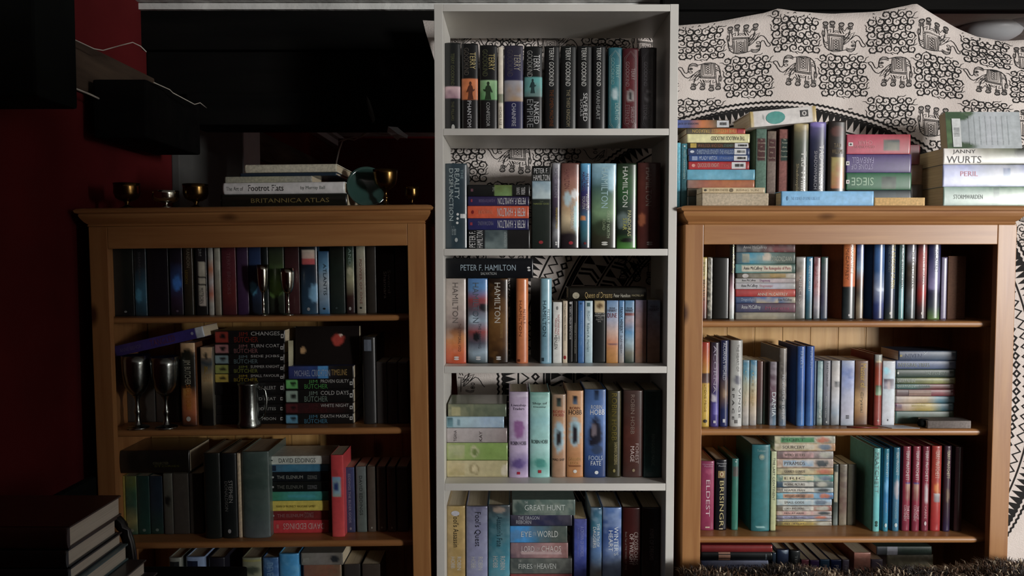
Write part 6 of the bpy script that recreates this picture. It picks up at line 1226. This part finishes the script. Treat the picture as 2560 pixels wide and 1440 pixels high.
# ---------------------------------------------------------------- near pile of books on a small table, left
TYa = 1.18
x1, zt0 = P(172, 1318, TYa)
FT = Frame()
tb_top = .60
tbl = empty('side_table', (-.92, 1.29, 0)); tag(tbl, 'small dark side table under the near pile of books', 'table')
bbox('table_top', (-.24, .24, -.16, .16, tb_top-.025, tb_top), M['pinedk_h'], tbl, .004)
for sx in (-1, 1):
    for sy in (-1, 1): bbox('leg', (sx*.2-.018, sx*.2+.018, sy*.12-.018, sy*.12+.018, 0, tb_top-.0255), M['pinedk_v'], tbl, .003)
nl = 'in near pile beside the shaded bookcase'; ng = 'near pile of books by the red wall'
zz = tb_top+.0004
ths = [(.034, -.66, 1.176, '1c1410>201814', 'brown-black hardback at the very bottom', .165), (.030, -.665, 1.18, '241c18>2a201a', 'umber hardback above the bottom one', .165), (.030, -.655, 1.178, '14161a>181c20', 'black hardback with cream pages, third from bottom', .165), (.026, -.672, 1.172, '101418>12181c', 'black hardback with white pages, fourth from bottom', .165), (.029, -.705, 1.172, '14303c>2c4c58>486c74>54747c', 'teal-spined hardback with white pages', .165), (.022, -.715, 1.176, '12141c>141820', 'navy hardback third from the top', .16)]
tot = zt0-zz
rest = tot-.036-.030
sc_ = rest/sum(a[0] for a in ths)
for th, xr, yy, base, lab, dp in ths:
    hgt = th*sc_
    book(FT, xr-.245, xr, zz, zz+hgt-.0004, yy, base, lab+' '+nl, [], horiz=True, hb=True, dep=dp, gain=1.3, group=ng, white=True, rnd=.005)
    zz += hgt
book(FT, -.958, -.718, zz, zz+.0296, 1.176, '101214>121416', 'black hardback with white pages, second from top '+nl, [], horiz=True, hb=True, dep=.15, gain=1.3, group=ng, white=True, rnd=.005)
zz += .030
tbk = book(FT, x1-.25, x1, zz, zt0, TYa, '2a1410>341a12>2a1410', 'red-brown hardback with thick cream pages, topmost '+nl, [], horiz=True, hb=True, dep=.16, gain=1.3, group=ng, white=True, rnd=.006, mat='semi')
# black curved chair arm behind the pile
ch = empty('chair', (-.72, 1.57, 0)); tag(ch, 'black curved-arm chair behind the near pile of books', 'chair')
mb = MB(); arm = []
for k in range(15):
    q = k/14; px = 268+62*math.sin(q*math.pi*.5); py = 1290+130*(1-math.cos(q*math.pi*.5)); x, z = P(px, py, 1.50); arm.append((x+.72, 1.50-1.57, z))
mb.tube([(-.35, -.07, arm[0][2]-.004), (-.2, -.07, arm[0][2])]+arm+[(arm[-1][0], -.07, .45)], .011, 12); lk = noisy('black_lacquer', '0c0d0f', '141618', 20, .2)
mb.build('arm', lk, ch, True)
bbox('seat', (-.40, .02, -.08, .36, .42, .46), M['dark'], ch, .01); 
for sx, sy in ((-.38, -.06), (-.02, -.06), (-.38, .34), (-.02, .34)): bbox('leg', (sx-.014, sx+.014, sy-.014, sy+.014, 0, .4195), lk, ch, .003)
bbox('backrest', (-.40, -.375, -.02, .36, .4605, .70), M['dark'], ch, .008)
# ---------------------------------------------------------------- fur throw over a low sofa back, bottom right
SY = 1.99
zf = P(2100, 1432, SY)[1]; xs0 = P(1718, 1432, SY)[0]; xs1 = P(2680, 1432, SY)[0]
sofa = empty('sofa', ((xs0+xs1)/2, SY, 0)); tag(sofa, 'low brown sofa back under the fur throw', 'sofa')
hw = (xs1-xs0)/2
bbox('backrest', (-hw-.02, hw, -.07, .07, .12, zf-.118), M['dark'], sofa, .03, 4)
bbox('seat', (-hw-.02, hw, -.62, -.071, .12, .28), M['dark'], sofa, .03, 4)
for sx in (-1, 1):
    for yy in (-.56, .03): bbox('leg', (sx*(hw-.08)-.02, sx*(hw-.08)+.02, yy-.02, yy+.02, 0, .1195), M['pinedk_v'], sofa, .003)
fur = empty('fur_throw', ((xs0+xs1)/2, SY, zf-.03)); tag(fur, 'shaggy brown and cream fur throw draped over the sofa back', 'throw')
mb = MB(); n = 60; prof = [(-.088, -.034), (-.090, -.02), (-.082, -.006), (-.06, .010), (-.03, .017), (0, .019), (.03, .017), (.06, .010), (.082, -.006), (.090, -.02), (.088, -.034)]
def und(q): return .008*math.sin(q*9)+.006*math.sin(q*23+1)-.022*(1-q)
for i in range(n+1):
    q = i/n; x = -hw+2*hw*q
    for a, b in prof: mb.v.append((x, a, b+und(q)))
m = len(prof)
for i in range(n):
    for j in range(m-1): mb.f.append((i*m+j, i*m+j+1, (i+1)*m+j+1, (i+1)*m+j))
n0 = len(mb.v); mb.v += [(a, b*.94, c-.004) for a, b, c in mb.v]; mb.f += [tuple(n0+i for i in q[::-1]) for q in list(mb.f)]
mb.build('hide', M['timberb'], fur, True)
rg = random.Random(5); cols = [('dark_fur', '17100c', '2a1c14'), ('brown_fur', '4a3222', '6e5038'), ('cream_fur', 'b09a7c', 'd4c6ac')]
tufts = [MB(), MB(), MB()]
for k in range(15000):
    q = rg.random(); x = -hw+2*hw*q; j = rg.random(); a = -.092+.184*j; b = .019*math.sqrt(max(0, 1-(a/.095)**2))-.004+und(q)
    patch = math.sin(x*21+3*math.sin(x*7))+.7*math.sin(a*60+x*15)+rg.uniform(-1, 1)
    w_ = 2 if (patch > 1.5 or rg.random() < .07) else 1 if patch > .1 else 0
    L_ = rg.uniform(.018, .042); dx, dy, dz = rg.uniform(-1, 1)*.8, a*9+rg.uniform(-.7, .5), rg.uniform(.15, .75)
    l = math.sqrt(dx*dx+dy*dy+dz*dz); dx, dy, dz = dx/l*L_, dy/l*L_, dz/l*L_
    wd = rg.uniform(.0007, .0017)*(1.3 if w_ == 2 else 1)
    tufts[w_].add([(x-wd, a, b), (x+wd, a, b), (x+dx*.5+wd*.8, a+dy*.5, b+dz*.62), (x+dx*.5-wd*.8, a+dy*.5, b+dz*.62), (x+dx*1.1, a+dy*1.1, b+dz*.8-.004)], [(0, 1, 2, 3), (3, 2, 4)])
for mbx, (nm, c1, c2) in zip(tufts, cols):
    o = mbx.build('fur_hair', noisy(nm, c1, c2, 60, .7), fur); o['kind'] = 'stuff'
bpy.data.objects.remove(_fo)
